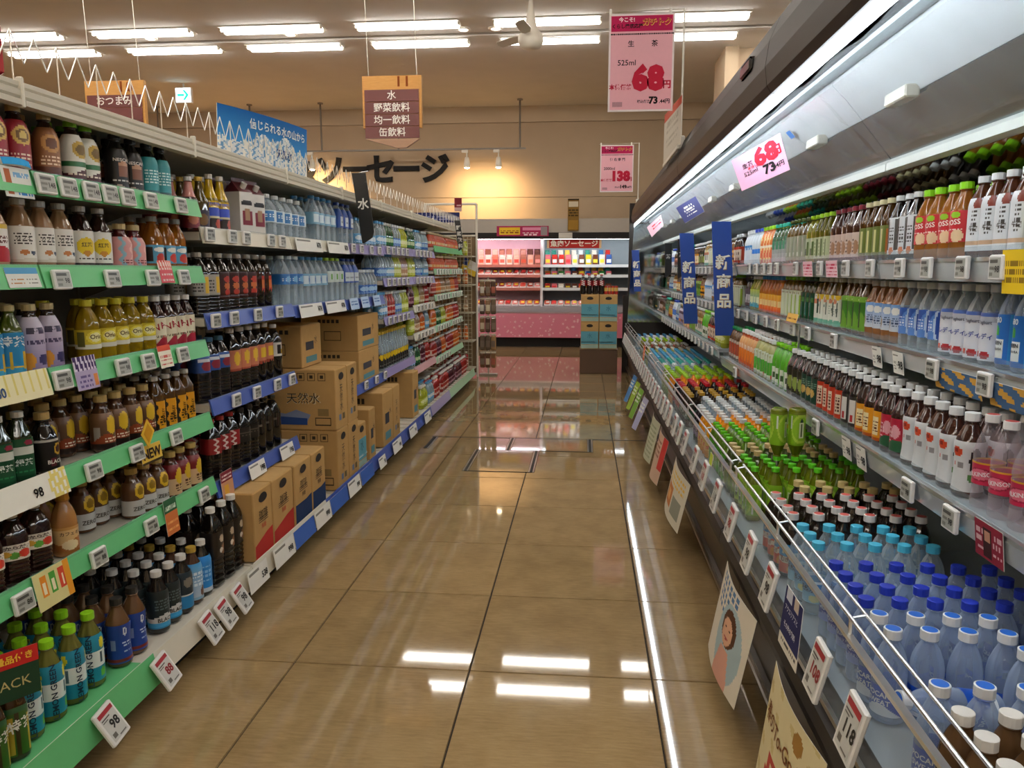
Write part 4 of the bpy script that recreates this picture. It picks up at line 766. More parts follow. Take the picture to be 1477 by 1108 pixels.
L('tokucha', g3, 1.80, 2, ZG[2], rows=3, dy=.075); L('lilac', g3, 1.955, 2, ZG[2], rows=3); L('lemon_soda', g3, 2.115, 6, ZG[2], rows=2, skip=((0, 0), (1, 1)))
L('cream_red', g3, 2.565, 4, ZG[2], rows=2, dy=.0698)
L('green_oolong', g4, 1.80, 2, ZG[3], rows=3, dy=.072); L('black_blk', g4, 1.965, 1, ZG[3], rows=3)
L('emblem', g4, 2.072, 6, ZG[3], rows=3, skip=((0, 0), (1, 0))); L('tiger', g4, 2.53, 4, ZG[3], rows=3, dy=.07)
L('fruit_tea', g5, 1.72, 3, ZG[4], rows=2, dy=.09); L('latte', g5, 2.015, 1, ZG[4], rows=3); L('zero', g5, 2.135, 6, ZG[4], rows=3, skip=((0, 0), (1, 0), (2, 0), (0, 1)), dy=.0745)
L('red_cream', g5, 2.595, 3, ZG[4], rows=3, dy=.074)
bz = .1345; bs = 'green-lined shelf base'
L('hang_tea', bs, 1.49, 3, bz, B0 + .015, rows=2, dy=.072); L('lemon_green', bs, 1.715, 4, bz, B0 - .01, rows=4, dy=.085, rot=-.6, jx=.004, jit=.35, dx=.08, skip=((3, 3),))
bs = 'white shelf base'
L('blue_brown', bs, 2.09, 2, bz, B0, rows=5, dy=.08); L('blk_blue', bs, 2.31, 2, bz, B0, rows=5, dy=.076); L('navy_blk', bs, 2.461, 1, bz, B0, rows=5); L('gold_blue', bs, 2.536, 1, bz, B0, rows=5)
L('sky_blk', bs, 2.611, 1, bz, B0, rows=5); L('big_blk', bs, 2.692, 3, bz, B0, rows=4, dy=.0865, rot=-.1, jit=.04)
zC = [z - .02 for z, _ in LEV[2]]; c1, c2, c3, c4 = 'top cream shelf', 'upper blue shelf', 'middle blue shelf', 'lower blue shelf'
L('pink_neck', c1, 2.855, 1, zC[0], rows=3); L('amber_dark', c1, 2.935, 1, zC[0], rows=3); L('gold_foil', c1, 3.02, 2, zC[0], rows=3, dy=.085, rot=-.3)
L('wat_small', c1, 3.595, 5, zC[0], U - .01, rows=2, dy=.098, rot=-.3)
L('dark_tea', c2, 2.90, 2, zC[1], U - .01, dy=.088); L('dark_red', c2, 3.08, 6, zC[1], U - .01, dy=.088, rot=-.4)
L('berry_pack', c3, 2.87, 3, zC[2], U - .01); L('orange_lab', c3, 3.15, 5, zC[2], U - .01, rot=-.2); L('blk_white', c3, 3.61, 1, zC[2], U - .01)
L('red_dark', c4, 2.93, 3, zC[3], U - .01, rows=3); L('blk_tall', c4, 3.20, 5, zC[3], U - .01, rows=3)
zD = [z - .02 for z, _ in LEV[3]]
L('wat_big', 'top shelf over cartons', 4.22, 4, zD[0], U - .015, dy=.095, rot=-.1, jit=.05); L('wat_navy', 'top shelf over cartons', 4.66, 3, zD[0], U - .015, dy=.1, rot=0, jit=.05)
L('wat_blue', 'shelf over cartons', 3.66 + .09, 3, zD[1], U - .015, dy=.095, rot=-.2, jit=.05); L('wat_big', 'shelf over cartons', 4.03, 4, zD[1], U - .015, dy=.096, rot=-.2, jit=.05)
L('wat_lime', 'shelf over cartons', 4.43, 3, zD[1], U - .015, dy=.096, rot=-.2, jit=.05); L('wat_navy', 'shelf over cartons', 4.74, 3, zD[1], U - .015, dy=.098, rot=-.2, jit=.05)
L('f_blue', 'shelf over cartons', 5.06, 5, zD[1]); L('f_water', 'top lilac shelf', 4.98, 6, 1.47)
ORDS = ['topmost', 'second', 'third', 'fourth', 'fifth']
UN = {5: 'sixth unit', 6: 'seventh unit', 7: 'eighth unit', 8: 'last unit'}
FILL = {5: [['f_water', 'f_green', 'f_blue', 'f_lime'], ['f_blue', 'f_water', 'f_lime', 'f_cream'], ['f_water', 'f_red', 'f_blue', 'f_lime'], ['glass_gold']],
        6: [['f_green', 'f_water', 'f_blue'], ['f_lime', 'f_blue', 'f_water'], ['f_purple', 'f_lime', 'f_cream', 'f_red'], ['f_lime', 'f_cream', 'f_orange', 'f_water'], ['f_water', 'f_green', 'f_purple', 'f_red']],
        7: [['f_short'], ['f_short'], ['f_red', 'f_orange', 'f_cream'], ['f_orange', 'f_green', 'f_lime'], ['f_red', 'f_purple', 'f_orange']],
        8: [['f_short'], ['f_short'], ['f_cream', 'f_orange', 'f_red'], ['f_orange', 'f_red'], ['f_red', 'f_orange']]}
for si, shelves in FILL.items():
    y0, y1 = SEAM[si] + .05, SEAM[si + 1] - .02
    for li, names in enumerate(shelves):
        n = int((y1 - y0) / (.0735 * len(names))); st = (y1 - y0) / len(names)
        zz = LEV[si][li][0] - .02
        for q, nm in enumerate(names):
            L(nm, f'{ORDS[li]} shelf, {UN[si]}', y0 + q * st, n, zz, U, rows=1 if si > 6 else 2, dy=.0735)
for si, names in {6: ['f_lime', 'f_water', 'f_red'], 7: ['f_red', 'f_purple'], 8: ['f_purple', 'f_red']}.items():
    y0, y1 = SEAM[si] + .05, SEAM[si + 1] - .02; st = (y1 - y0) / len(names)
    for q, nm in enumerate(names): L(nm, f'base of {UN[si]}', y0 + q * st, int(st / .0735), .1345, B0, rows=2, dy=.0735)
# right side
def Rr(name, shelf, y0, n, lev, xo=.064, **k):
    z, x = RLEV[0 if y0 < 5.16 else 2][lev]; block(name, 'R', shelf, y0, n, x + xo, z - .008, rot=k.pop('rot', .35), **k)
t3, t2, t1 = 'upper cold shelf', 'middle cold shelf', 'lower cold shelf'
for a in [('yellow_lab', 1.80, 2), ('white_grey', 1.975, 4, .069), ('hoss', 2.275, 4), ('dark_white', 2.585, 3, .067), ('brown_green', 2.80, 4, .067), ('pink_brown', 3.08, 5, .067), ('light_green', 3.43, 5, .067), ('grey_green', 3.78, 5, .067), ('teal_green', 4.13, 4), ('orange_red', 4.42, 4), ('blue_white', 4.71, 3), ('all_white', 4.93, 3)]:
    Rr(a[0], t3, a[1], a[2], 2, rows=3, dy=a[3] if len(a) > 3 else None, rot=.15, jit=.12)
for a in [('dakara', 1.95, 2), ('yogurt', 2.11, 4), ('clear_blue', 2.41, 4), ('tan_blue', 2.71, 4), ('green_lab', 3.02, 4, .067), ('white_yellow', 3.32, 5, .067), ('deep_green', 3.68, 3, .067), ('lime_white', 3.91, 5, .067), ('orange_bcap', 4.27, 7, .07), ('lime_yel', 4.78, 3), ('dark_car', 5.01, 2)]:
    Rr(a[0], t2, a[1], a[2], 1, rows=2, xo=.066, dy=a[3] if len(a) > 3 else None)
for a in [('pink_water', 1.71, 3, .085), ('flower', 1.975, 5, .079), ('pink_red', 2.375, 2), ('org_lab', 2.525, 3), ('blk_wht', 2.75, 2), ('red_org', 2.90, 4), ('forest', 3.20, 3), ('dk_olive', 3.428, 3), ('lime_btl', 3.65, 4, .078), ('leaf_white', 3.97, 5), ('org_red2', 4.35, 6), ('grn_cap', 4.80, 4)]:
    Rr(a[0], t1, a[1], a[2], 0, rows=2, dy=a[3] if len(a) > 3 else None)
farR = ['dark_white', 'lime_white', 'orange_red', 'f_blue', 'forest', 'white_yellow', 'red_org', 'all_white', 'brown_green', 'teal_green', 'org_lab', 'f_lime', 'dk_olive', 'blue_white', 'green_lab', 'pink_brown', 'leaf_white', 'dark_car', 'tan_blue', 'deep_green', 'lime_btl', 'emblem', 'f_cream', 'black_mug', 'zero', 'tiger', 'lilac', 'f_red']
rq = random.Random(3)
for lev, nm in ((2, 'upper far cold shelf'), (1, 'middle far cold shelf'), (0, 'lower far cold shelf')):
    y = 5.22; pool = rq.sample(farR, len(farR))
    while y < 9.85 and pool:
        n = rq.choice((3, 4, 4, 5)); Rr(pool.pop(), nm, y, n, lev, rows=1, dy=.0735); y += n * .0735 + .01
WX = .672
def Wl(name, y0, n, rows=6, dy=.0752, x=WX, dx=.0778, **k): block(name, 'R', 'open well', y0, n, x, WELLZ, rows=rows, dy=dy, dx=dx, rot=k.pop('rot', .5), jit=.3, jx=.0018, drop=.10 if y0 > 4.7 else 0., **k)
Wl('barley', 1.09, 4, 3); Wl('pocari', 1.405, 5, skip=((4, 4), (4, 5), (1, 0), (1, 1), (1, 2), (2, 0), (2, 1), (2, 2))); Wl('aqua', 1.79, 4); Wl('suntory', 2.165, 3, 5, dy=.078); Wl('mugicha', 2.43, 4, 6)
Wl('beige_dk', 2.745, 2, 5, x=WX + .12); Wl('green_big', 2.99, 4, 6, dy=.069, dx=.079, rot=.2); Wl('grey_beige', 3.285, 3, 6, dy=.075)
Wl('green_sm', 3.53, 6, 6, dy=.071); Wl('orange_w', 4.00, 4, 6, dy=.08); Wl('purple_w', 4.34, 2, 1); Wl('clear_w', 4.34, 6, 5, x=WX + .0765)
Wl('gold_cap', 4.80, 5, 6); Wl('red_cap', 5.19, 5, 6, dx=.085); Wl('org_lime', 5.58, 4, 6); Wl('lime_mix', 5.89, 6, 6); Wl('far_white', 6.35, 2, 6); Wl('far_teal', 6.51, 5, 6); Wl('far_blue', 6.89, 11, 6)
Wl('f_lime', 7.73, 4, 6); Wl('green_lab', 8.04, 4, 6); Wl('f_red', 8.35, 2, 6); Wl('light_green', 8.52, 5, 6); Wl('all_white', 8.91, 4, 6); Wl('f_water', 9.22, 6, 6)
put('pocari', .835, 1.515, WELLZ + .095, 0, 'toppled sports drink bottle lying on its side, cap towards the aisle', (0, -1.42, .15))
put('green_big', .845, 3.08, .788, .4 - PI / 2, 'green tea bottle standing upside down behind the tan caps', (PI, 0, .4))
put('green_big', .775, 3.08, .788, .2 - PI / 2, 'second upside-down green tea bottle, nearer the aisle', (PI, 0, -2.2))

def emit_goods():
    eye = Vector((0, 0, 1.33)); by = {}
    for g in PLACED: by.setdefault(PR[g[0]]['stem'], []).append(g)
    seen = {}
    for stem, gs in by.items():
        gs.sort(key=lambda g: (Vector(g[1:4]) - eye).length)
        mass = MB()
        for i, (nm, x, y, z, rot, lab, tilt) in enumerate(gs):
            p = PR[nm]; d = (Vector((x, y, z)) - eye).length
            mat = Matrix.Translation((x, y, z)) @ (Matrix.Rotation(rot, 4, 'Z') if tilt is None else (Matrix.Rotation(tilt[2], 4, 'Z') @ Matrix.Rotation(tilt[1], 4, 'Y') @ Matrix.Rotation(tilt[0], 4, 'X')))
            if i < 300:
                lod = 0 if d < 3.6 else 1 if d < 7.0 else 2; grp = f"{p['desc']}s"
                if lod < 2:
                    root = link(stem, None); root.matrix_world = mat
                    for me in make(p, lod): link(me.name.split('.')[0], me, root)
                else:
                    key = (nm, 'far')
                    if key not in MC: MC[key] = make(p, 2).mesh(stem, True)
                    root = link(stem, MC[key]); root.matrix_world = mat
                assert lab not in seen, lab
                seen[lab] = 1; tag(root, lab, 'bottle', grp)
            else:
                a = make(p, 2); o = len(mass.v)
                mass.v += [tuple(mat @ Vector(v)) for v in a.v]; mass.f += [tuple(q + o for q in f) for f in a.f]; mass.k += a.k; mass.c += a.c
        if mass.v:
            o = mass.build(stem, None, True); o['kind'] = 'stuff'
            tag(o, f'distant rows of {stem.replace("_", " ")}s packed along the far shelves and well', 'bottles')

# ------------------------------------------------------------------ cartons
BX = '#b8925c'
def text_on(m, st, x0, y, z, ex, ez, size, col, face, bold=.01): m.text(st, planar((x0, y, z), ex, ez), size, 'paper', col, bold)
def carton(name, label, x1, y0, y1, z0, z1, depth, kind, group, hole=False, side=None):
    """x1: the aisle side; kind: what is printed on it"""
    o = thing(name, label, 'box', (x1 - depth / 2, (y0 + y1) / 2, z0 + .0015), random.uniform(-.015, .015), group)
    hx_, hy, hz = depth / 2, (y1 - y0) / 2, z1 - z0
    m = MB().box(-hx_, hx_, -hy, hy, 0, hz, 'card', BX, .004); m.build('box_body', o)
    t = MB().box(-hx_ + .004, -.002, -hy + .004, hy - .004, hz - .001, hz + .0012, 'card', '#c19c66').box(.002, hx_ - .004, -hy + .004, hy - .004, hz - .001, hz + .0012, 'card', '#c19c66'); t.build('top_flap', o)
    p = MB(); A = lambda y, z: (hx_ + .0012, y, z)
    def rect(y_0, y_1, z_0, z_1, c): p.quad(A(y_0, z_0), A(y_1, z_0), A(y_1, z_1), A(y_0, z_1), 'paper', c)
    def srect(x_0, x_1, z_0, z_1, c, d=.0012): p.quad((x_0, -hy - d, z_0), (x_1, -hy - d, z_0), (x_1, -hy - d, z_1), (x_0, -hy - d, z_1), 'paper', c)
    fx = lambda y, z: planar((hx_, y, z), (0, 1, 0), (0, 0, 1), .002)
    fs = lambda x, z: planar((x, -hy, z), (1, 0, 0), (0, 0, 1), .002)
    dk = '#3b3226'
    if kind in ('red', 'blue'):
        c = '#b5332c' if kind == 'red' else '#24375c'
        p.add([A(-hy + .004, .005), A(hy - .004, .005), A(hy - .004, hz * .36), A(hy * .3, hz * .33), A(-hy + .004, hz * .22 if kind == 'red' else hz * .34)], [(0, 1, 2, 3, 4)], 'paper', c)
        p.text('珈琲', fx(0, hz * .62), .045, 'paper', dk); p.text('無糖', fx(0, hz * .45), .024, 'paper', '#b5332c' if kind == 'red' else dk)
        for q in range(3): rect(-hy * .5, hy * .5, hz * .52 + q * .009, hz * .52 + q * .009 + .003, dk)
    elif kind == 'water':
        for q, (yy, cc) in enumerate(((-hy * .05, '#5a5a62'),)):
            for k, ch in enumerate('天然水'): p.text(ch, fx(yy, hz * (.66 - .15 * k)), .05, 'paper', '#4a4436')
        rect(-hy * .5, -hy * .1, hz * .14, hz * .24, '#6a7890'); rect(hy * .1, hy * .5, hz * .14, hz * .24, '#6a5a3a')
        p.text('天然水', fs(hx_ * .1, hz * .52), .062, 'paper', '#2f2b28'); p.text('天然水', planar((hx_ * .1 + .003, -hy, hz * .52 - .003), (1, 0, 0), (0, 0, 1), .0016), .066, 'paper', '#c9b894')
        p.add([(-hx_ + .004, -hy - .0012, .03), (hx_ * .15, -hy - .0012, .03), (hx_ * .3, -hy - .0012, hz * .26), (-.02, -hy - .0012, hz * .34), (-hx_ * .4, -hy - .0012, hz * .27), (-hx_ + .004, -hy - .0012, hz * .33)], [(0, 1, 2, 3, 4, 5)], 'paper', '#7f8aa8')
        p.quad((-hx_ + .004, -hy - .0018, .03), (hx_ * .2, -hy - .0018, .03), (hx_ * .2, -hy - .0018, hz * .2), (-hx_ + .004, -hy - .0018, hz * .24), 'paper', '#2f4a86')
        for q in range(3):
            x0 = -hx_ * .05 + q * .058
            for (a, b, c_, d_) in ((0, .042, 0, .003), (0, .042, .039, .042), (0, .003, 0, .042), (.039, .042, 0, .042), (.012, .03, .012, .03)): srect(x0 + a, x0 + b, hz * .82 + c_, hz * .82 + d_, dk)
        srect(hx_ * .42, hx_ * .86, hz * .08, hz * .1, dk); srect(hx_ * .42, hx_ * .86, hz * .2, hz * .215, dk); srect(hx_ * .42, hx_ * .44, hz * .08, hz * .21, dk); srect(hx_ * .84, hx_ * .86, hz * .08, hz * .21, dk)
        srect(hx_ * .5, hx_ * .8, hz * .24, hz * .36, '#8a7248')
    elif kind == 'blank':
        rect(-hy * .6, hy * .2, hz * .4, hz * .6, '#3a3a40'); rect(-hy * .6, hy * .5, hz * .1, hz * .25, '#5a8a92'); p.text('水', fx(hy * .4, hz * .6), .05, 'paper', dk)
        for q in range(5): srect(-hx_ * .4 + q * .03, -hx_ * .4 + q * .03 + .02, hz * .8, hz * .9, dk)
        srect(-hx_ * .2, hx_ * .4, hz * .3, hz * .32, dk); srect(-hx_ * .2, hx_ * .4, hz * .55, hz * .57, dk); srect(-hx_ * .2, -hx_ * .18, hz * .3, hz * .56, dk); srect(hx_ * .38, hx_ * .4, hz * .3, hz * .56, dk)
    elif kind == 'wave':
        rect(-hy + .004, hy - .004, hz * .18, hz * .66, '#5f9aa8'); rect(-hy + .004, hy - .004, hz * .03, hz * .16, '#9ab0a0')
        for q in range(9): p.add([A(-hy + .01 + q * .02, hz * .24), A(-hy + .02 + q * .02, hz * .3), A(-hy + .03 + q * .02, hz * .24)], [(0, 1, 2)], 'paper', '#c9d6d2')
        p.text('水', fx(0, hz * .48), .07, 'paper', '#3a6a78')
    b_ = o.children[0]; q0 = MB(); q0.box(-hx_, hx_, -hy, hy, 0, hz, 'card', BX, .004); q0.add(p.v, [], 'paper'); 
    q0.f += [tuple(i + 32 for i in f) for f in p.f]; q0.k += p.k; q0.c += p.c; b_.data = q0.mesh('box_body')
    if hole or kind in ('red', 'blue', 'wave'):
        h = MB(); c = (hx_ + .0024); P0 = [(math.cos(t) * .042, math.sin(t) * .024 if math.sin(t) > 0 else math.sin(t) * .017) for t in np.linspace(0, 2 * PI, 14)[:-1]]
        h.add([(c, a, hz * .86 + b) for a, b in P0], [tuple(range(13))], 'matte', '#1c130b'); h.build('hand_hole', o)
    return o
bx = -1.318
for i, (a, b, k) in enumerate([(2.915, 3.10, 'red'), (3.105, 3.345, 'red'), (3.36, 3.585, 'blue'), (3.59, 3.79, 'blue')]):
    carton('carton', ['tan coffee carton with red base, beside the large black bottles', 'tan coffee carton with red base, next to the blue ones', 'tan coffee carton with navy base, next to the red ones', 'tan coffee carton with navy base, against the water cartons'][i], bx - .012, a, b, .1345, .425, .32, k, 'coffee cartons')
for i, (a, z, n) in enumerate([(3.965, .1345, 'bottom nearer'), (4.165, .1345, 'bottom farther'), (3.965, .468, 'top nearer'), (4.165, .468, 'top farther')]):
    carton('carton', f'tall brown spring water carton, {n} one of the front stack of four', bx, a, a + .193, z, z + .33, .40, 'water', 'stacked water cartons', hole=True)
carton('carton', 'low brown carton with a grey picture side behind the stack top', -1.50, 3.98, 4.28, .802, 1.03, .3, 'blank', 'stacked water cartons')
carton('carton', 'brown carton on the blue-railed shelf, lower of two', -1.455, 4.86, 5.36, .582, .80, .38, 'blank', 'cartons on blue shelf'); carton('carton', 'brown carton on the blue-railed shelf, upper of two', -1.455, 4.87, 5.36, .802, 1.03, .38, 'blank', 'cartons on blue shelf')
for i, (a, b, h_, k, n) in enumerate([(4.40, 4.58, .27, 'wave', 'short pale blue printed carton on the base behind the stack'), (4.66, 4.80, .32, 'blank', 'narrow upright brown carton on the base'), (5.0, 5.26, .37, 'blank', 'wide brown carton on the base, nearer of two'), (5.27, 5.47, .37, 'water', 'wide brown carton on the base, farther of two'), (6.05, 6.25, .37, 'blank', 'lone brown carton at the end of the base cartons')]):
    carton('carton', n, bx - (.02 if i < 4 else .05), a, b, .1345, .1345 + h_, .38, k, 'base cartons')

# gable cartons
for i in range(4):
    o = thing('juice_carton', f'white gable-top tea carton, dark red roof, {["front, nearer","front, farther","behind, nearer","behind, farther"][i]}', 'carton', (-1.50 - (.09 if i > 1 else 0), 3.30 + .13 * (i % 2), zC[0] + .0015), PI / 2 - .3, 'gable-top cartons')
    m = MB().box(-.04, .04, -.04, .04, 0, .19, 'label', '#dcd8d0')
    for sgn in (-1, 1):
        m.quad((-.02, sgn * .0405, .14), (.03, sgn * .0405, .14), (.03, sgn * .0405, .155), (-.02, sgn * .0405, .155), 'label', '#2a2422')
        m.quad((-.025, -.0408, .05), (.035, -.0408, .05), (.035, -.0408, .11), (-.025, -.0408, .11), 'label', '#b04a5c'); m.quad((-.03, -.0406, .135), (.035, -.0406, .135), (.035, -.0406, .15), (-.03, -.0406, .15), 'label', '#2a2422'); m.quad((-.01, -.0411, .07), (.02, -.0411, .07), (.02, -.0411, .12), (-.01, -.0411, .12), 'label', '#d9b08a')
    m.build('carton_body', o)
    MB().add([(-.04, -.04, .19), (.04, -.04, .19), (.04, .04, .19), (-.04, .04, .19), (-.04, 0, .235), (.04, 0, .235), (-.04, 0, .25), (.04, 0, .25)], [(0, 1, 5, 4), (2, 3, 4, 5), (1, 2, 5), (3, 0, 4), (4, 5, 7, 6)], 'label', '#5a1f26').build('gable_top', o)
    m = MB().tube((0, -.022, .208), (0, -.036, .228), .013, 'plastic', '#e6e2dc', 12); m.build('cap', o)

# ------------------------------------------------------------------ price tags
TG = {}
def tag_meshes(w, h, txt, style):
    k = (round(w, 3), round(h, 3), txt, style)
    if k not in TG:
        f = MB().box(-w / 2, w / 2, -.006, .006, -h / 2, h / 2, 'plastic', '#eceae6', .003).mesh('tag_frame')
        m = MB(); b = min(w, h) * .11; y = -.0066; a, c = w / 2 - b, h / 2 - b
        m.quad((-a, y, -c), (a, y, -c), (a, y, c), (-a, y, c), 'plastic', '#a9aaa2' if style != 'big' else '#cfcfc9'); P_ = planar((0, y, 0), (1, 0, 0), (0, 0, 1), .0004)
        def rc(x0, x1, z0, z1, col): m.add([P_(x0, z0), P_(x1, z0), P_(x1, z1), P_(x0, z1)], [(0, 1, 2, 3)], 'plastic', col)
        if style == 'big':
            rc(-a, a, c * .72, c, '#a32a34'); rc(-a * .9, a * .2, c * .5, c * .58, '#55504c'); rc(-a * .9, -a * .2, c * .36, c * .42, '#55504c'); rc(-a * .8, -a * .3, -c * .8, -c * .5, '#6a6660'); rc(-a * .1, a * .8, -c * .92, -c * .84, '#6a6660')
            m.text(txt, planar((a * .22, y, -c * .05), (1, 0, 0), (0, 0, 1), .0006), h * .34, 'plastic', '#8c1f28' if txt in ('88', '108') else '#1c1a19', .03)
        elif style == 'red':
            rc(-a, a, c * .3, c, '#b06a6a'); rc(-a * .8, a * .8, -c * .7, c * .1, '#86766e')
        else:
            rc(-a * .92, a * .5, c * .45, c * .8, '#4a4a46'); rc(-a * .92, -a * .1, -c * .2, c * .1, '#77776f'); rc(-a * .9, -a * .3, -c * .85, -c * .5, '#77776f')
            m.text(txt, planar((a * .45, y, -c * .2), (1, 0, 0), (0, 0, 1), .0006), h * .36, 'plastic', '#24231f', .02)
        TG[k] = (f, m.mesh('tag_screen'))
    return TG[k]
def price_tag(x, y, z, side, label, w=.07, h=.054, txt='98', style='n', lean=0., roll=0.):
    o = thing('price_tag', label, 'price tag', (x, y, z), 0, 'electronic price tags')
    base = PI / 2 if side == 'L' else -PI / 2
    o.matrix_world = Matrix.Translation((x, y, z)) @ Matrix.Rotation(base, 4, 'Z') @ Matrix.Rotation(-lean, 4, 'X') @ Matrix.Rotation(roll, 4, 'Y')
    for nm, me in zip(('tag_frame', 'tag_screen'), tag_meshes(w, h, txt, style)): link(nm, me, o)
def tags(side, X, z, ys, where, **k):
    for i, y in enumerate(ys): price_tag(X, y, z, side, f'small white electronic price tag, {ORD[i]} along the {where}', **k)
LT = LX + .024
tags('L', LT, 1.553, [1.96, 2.05, 2.15, 2.24, 2.33, 2.46, 2.65], 'top green rail', txt='148', lean=.15)
tags('L', LT, 1.303, [1.99, 2.22, 2.44, 2.64], 'second green rail', lean=.15)
tags('L', LT, 1.032, [1.96, 2.24, 2.38, 2.6], 'third green rail', lean=.15)
tags('L', LT, .75, [2.06, 2.28, 2.52], 'fourth green rail', lean=.15)
tags('L', LT, .49, [1.74, 2.05, 2.33, 2.69], 'lowest green rail', lean=.15, txt='88')
for y, t, i in ((1.82, '98', 'on the green base lip'), (2.1, '88', 'below the blue-labelled coffee'), (2.39, '118', 'nearest of the cluster of three on the base'), (2.50, '98', 'middle of the cluster of three on the base'), (2.63, '98', 'farthest of the cluster of three on the base')):
    price_tag(-1.262, y, .112, 'L', f'large portrait electronic price tag reading {t}, {i}', .082, .105, t, 'big', .5, -.12)
tags('L', LT, 1.462, [2.85, 3.04, 3.17, 3.43, 3.56], 'top cream rail'); tags('L', LT, 1.135, [2.86, 3.02, 3.25, 3.49], 'upper blue rail'); tags('L', LT, .80, [3.0, 3.2, 3.43, 3.61], 'middle blue rail')
tags('L', LT, 1.46, [4.69, 4.87, 5.1, 5.3], 'lilac top rail'); tags('L', LT, .58, [4.89, 5.15, 5.38], 'blue rail under the two upper cartons')
for si, li in ((5, 0), (5, 1), (5, 2), (6, 0), (6, 1), (6, 2), (6, 3), (7, 1), (7, 2), (7, 3), (7, 4), (8, 1), (8, 2), (8, 3)):
    z = LEV[si][li][0] - .032
    tags('L', LT, z, [SEAM[si] + .1 + .15 * q for q in range(5)], f'{ORDS[li]} rail, {UN[si]}', w=.075, h=.055)
tags('R', .968, 1.335, [1.90 + .03, 2.0 + .1, 2.21 + .1, 2.5, 2.75, 3.0, 3.32, 3.69, 4.05, 4.19, 4.34, 4.52, 4.71], 'upper cold shelf rail', w=.062, h=.06)
tags('R', .988, 1.05, [1.98, 2.27, 3.15, 3.51, 3.76, 4.06, 4.31, 4.57, 4.82, 5.08], 'middle cold shelf rail', w=.066, h=.06)
tags('R', .888, .735, [1.88, 2.13, 2.98, 4.58], 'lower cold shelf rail', w=.07, h=.06)
for lev, nm in ((0, 'lower'), (1, 'middle'), (2, 'upper')):
    z, x = RLEV[2][lev]; tags('R', x - .012, z - .035, [5.3 + .2 * q for q in range(18)], f'far {nm} cold shelf rail', w=.06, h=.055)
wy = [1.35, 1.56, 1.99, 2.24, 2.52, 2.82, 3.11, 3.38, 3.72, 3.94, 4.15, 4.41, 4.6, 4.79] + [4.98 + .2 * i for i in range(24)]
for i, y in enumerate(wy):
    txt = ['118', '108', '98', '98', '88'][i % 5]
    lab = f'portrait electronic price tag on the clear well front, {ORD[i]} from the near end' if i < 14 else f'small portrait price tag on the far well front, {ORD[i - 14]} past the case seam'
    price_tag(.497, y, .50, 'R', lab, .085, .115, txt, 'big', .22, .04)

# printed cards and strips
def sheet(name, label, cat, P00, P10, P11, P01, fn, nu=24, nv=16, thick=.0015, bulge=0., key='paper', group=None, text=()):
    """a printed sheet spanned by four corners; fn(u,v) gives the printed colour"""
    P00, P10, P11, P01 = map(Vector, (P00, P10, P11, P01)); n = (P10 - P00).cross(P01 - P00).normalized()
    c = (P00 + P10 + P11 + P01) / 4
    o = thing(name, label, cat, c, 0, group); m = MB(); V = []
    def at(u, v, d=0.): return (P00 * (1 - u) * (1 - v) + P10 * u * (1 - v) + P11 * u * v + P01 * (1 - u) * v) + n * (bulge * (math.sin(u * PI) if bulge else 0) + d) - c
    for d in (0, -thick):
        for j in range(nv + 1):
            for i in range(nu + 1): V.append(at(i / nu, j / nv, d))
    q = (nu + 1) * (nv + 1); m.v = [tuple(v) for v in V]
    for j in range(nv):
        for i in range(nu):
            a = j * (nu + 1) + i; m.f.append((a, a + 1, a + nu + 2, a + nu + 1)); m.k.append(key); m.c.append(hx(fn((i + .5) / nu, (j + .5) / nv)))
            m.f.append((q + a, q + a + nu + 1, q + a + nu + 2, q + a + 1)); m.k.append(key); m.c.append(hx('#e4e0d8'))
    ring = [i for i in range(nu + 1)] + [j * (nu + 1) + nu for j in range(1, nv + 1)] + [nv * (nu + 1) + i for i in range(nu - 1, -1, -1)] + [j * (nu + 1) for j in range(nv - 1, 0, -1)]
    for a, b in zip(ring, ring[1:] + ring[:1]): m.f.append((b, a, q + a, q + b)); m.k.append(key); m.c.append(hx('#e4e0d8'))
    W = (P10 - P00).length; H = (P01 - P00).length
    for (st, u, v, size, col, bold) in text: m.text(st, lambda x, y, u=u, v=v: tuple(at(u + x / W, v + y / H, .002)), size, key, col, bold)
    m.build('printed_sheet', o); return o
def flat(c): return lambda u, v: c
def greek(bg, rules):
    def f(u, v):
        c = bg
        for (u0, u1, v0, v1, n, col) in rules:
            if u0 <= u <= u1 and v0 <= v <= v1:
                if n == 0: c = col
                else:
                    r = int((v - v0) / (v1 - v0) * n * 2)
                    if r % 2 == 0 and math.sin(u * 70 + r * 5) > -.6: c = col
        return c
    return f
def rail_card(side, X, z, y0, y1, h, label, cat, fn, text=(), dx=.0, name='price_card'):
    a, b = (y0, y1) if side == 'L' else (y1, y0); t = .013 if side == 'L' else -.013
    return sheet(name, label, cat, (X + t, a, z - h / 2), (X + t, b, z - h / 2), (X, b, z + h / 2), (X, a, z + h / 2), fn, 16, 8, text=text)
wh = greek('#eceae2', [(.05, .55, .8, .88, 0, '#8a8880'), (.05, .3, .2, .6, 3, '#8a8880'), (.35, .6, .35, .42, 0, '#b0aea6')])
big = lambda t: [(t, .78, .42, .036, '#1c1a19', .02)]
X1 = LX + .023
rail_card('L', -1.279, .125, 2.72, 2.9, .085, 'white price card on the base rail, under the large black bottles', 'price card', wh, big('538'))
for i, y in enumerate((2.97, 3.47, 4.0)): rail_card('L', -1.279, .125, y, y + .22, .085, f'white price card on the base rail, {ORD[i]} below the cartons', 'price card', wh, big('998'))
for i, (a, b) in enumerate(((3.2, 3.46), (3.70, 3.98), (4.24, 4.5))): rail_card('L', -1.280, .125, a, b, .08, f'plain blue strip between white price cards on the base, {ORD[i]} along', 'price strip', flat('#3d62b0'), name='price_strip')
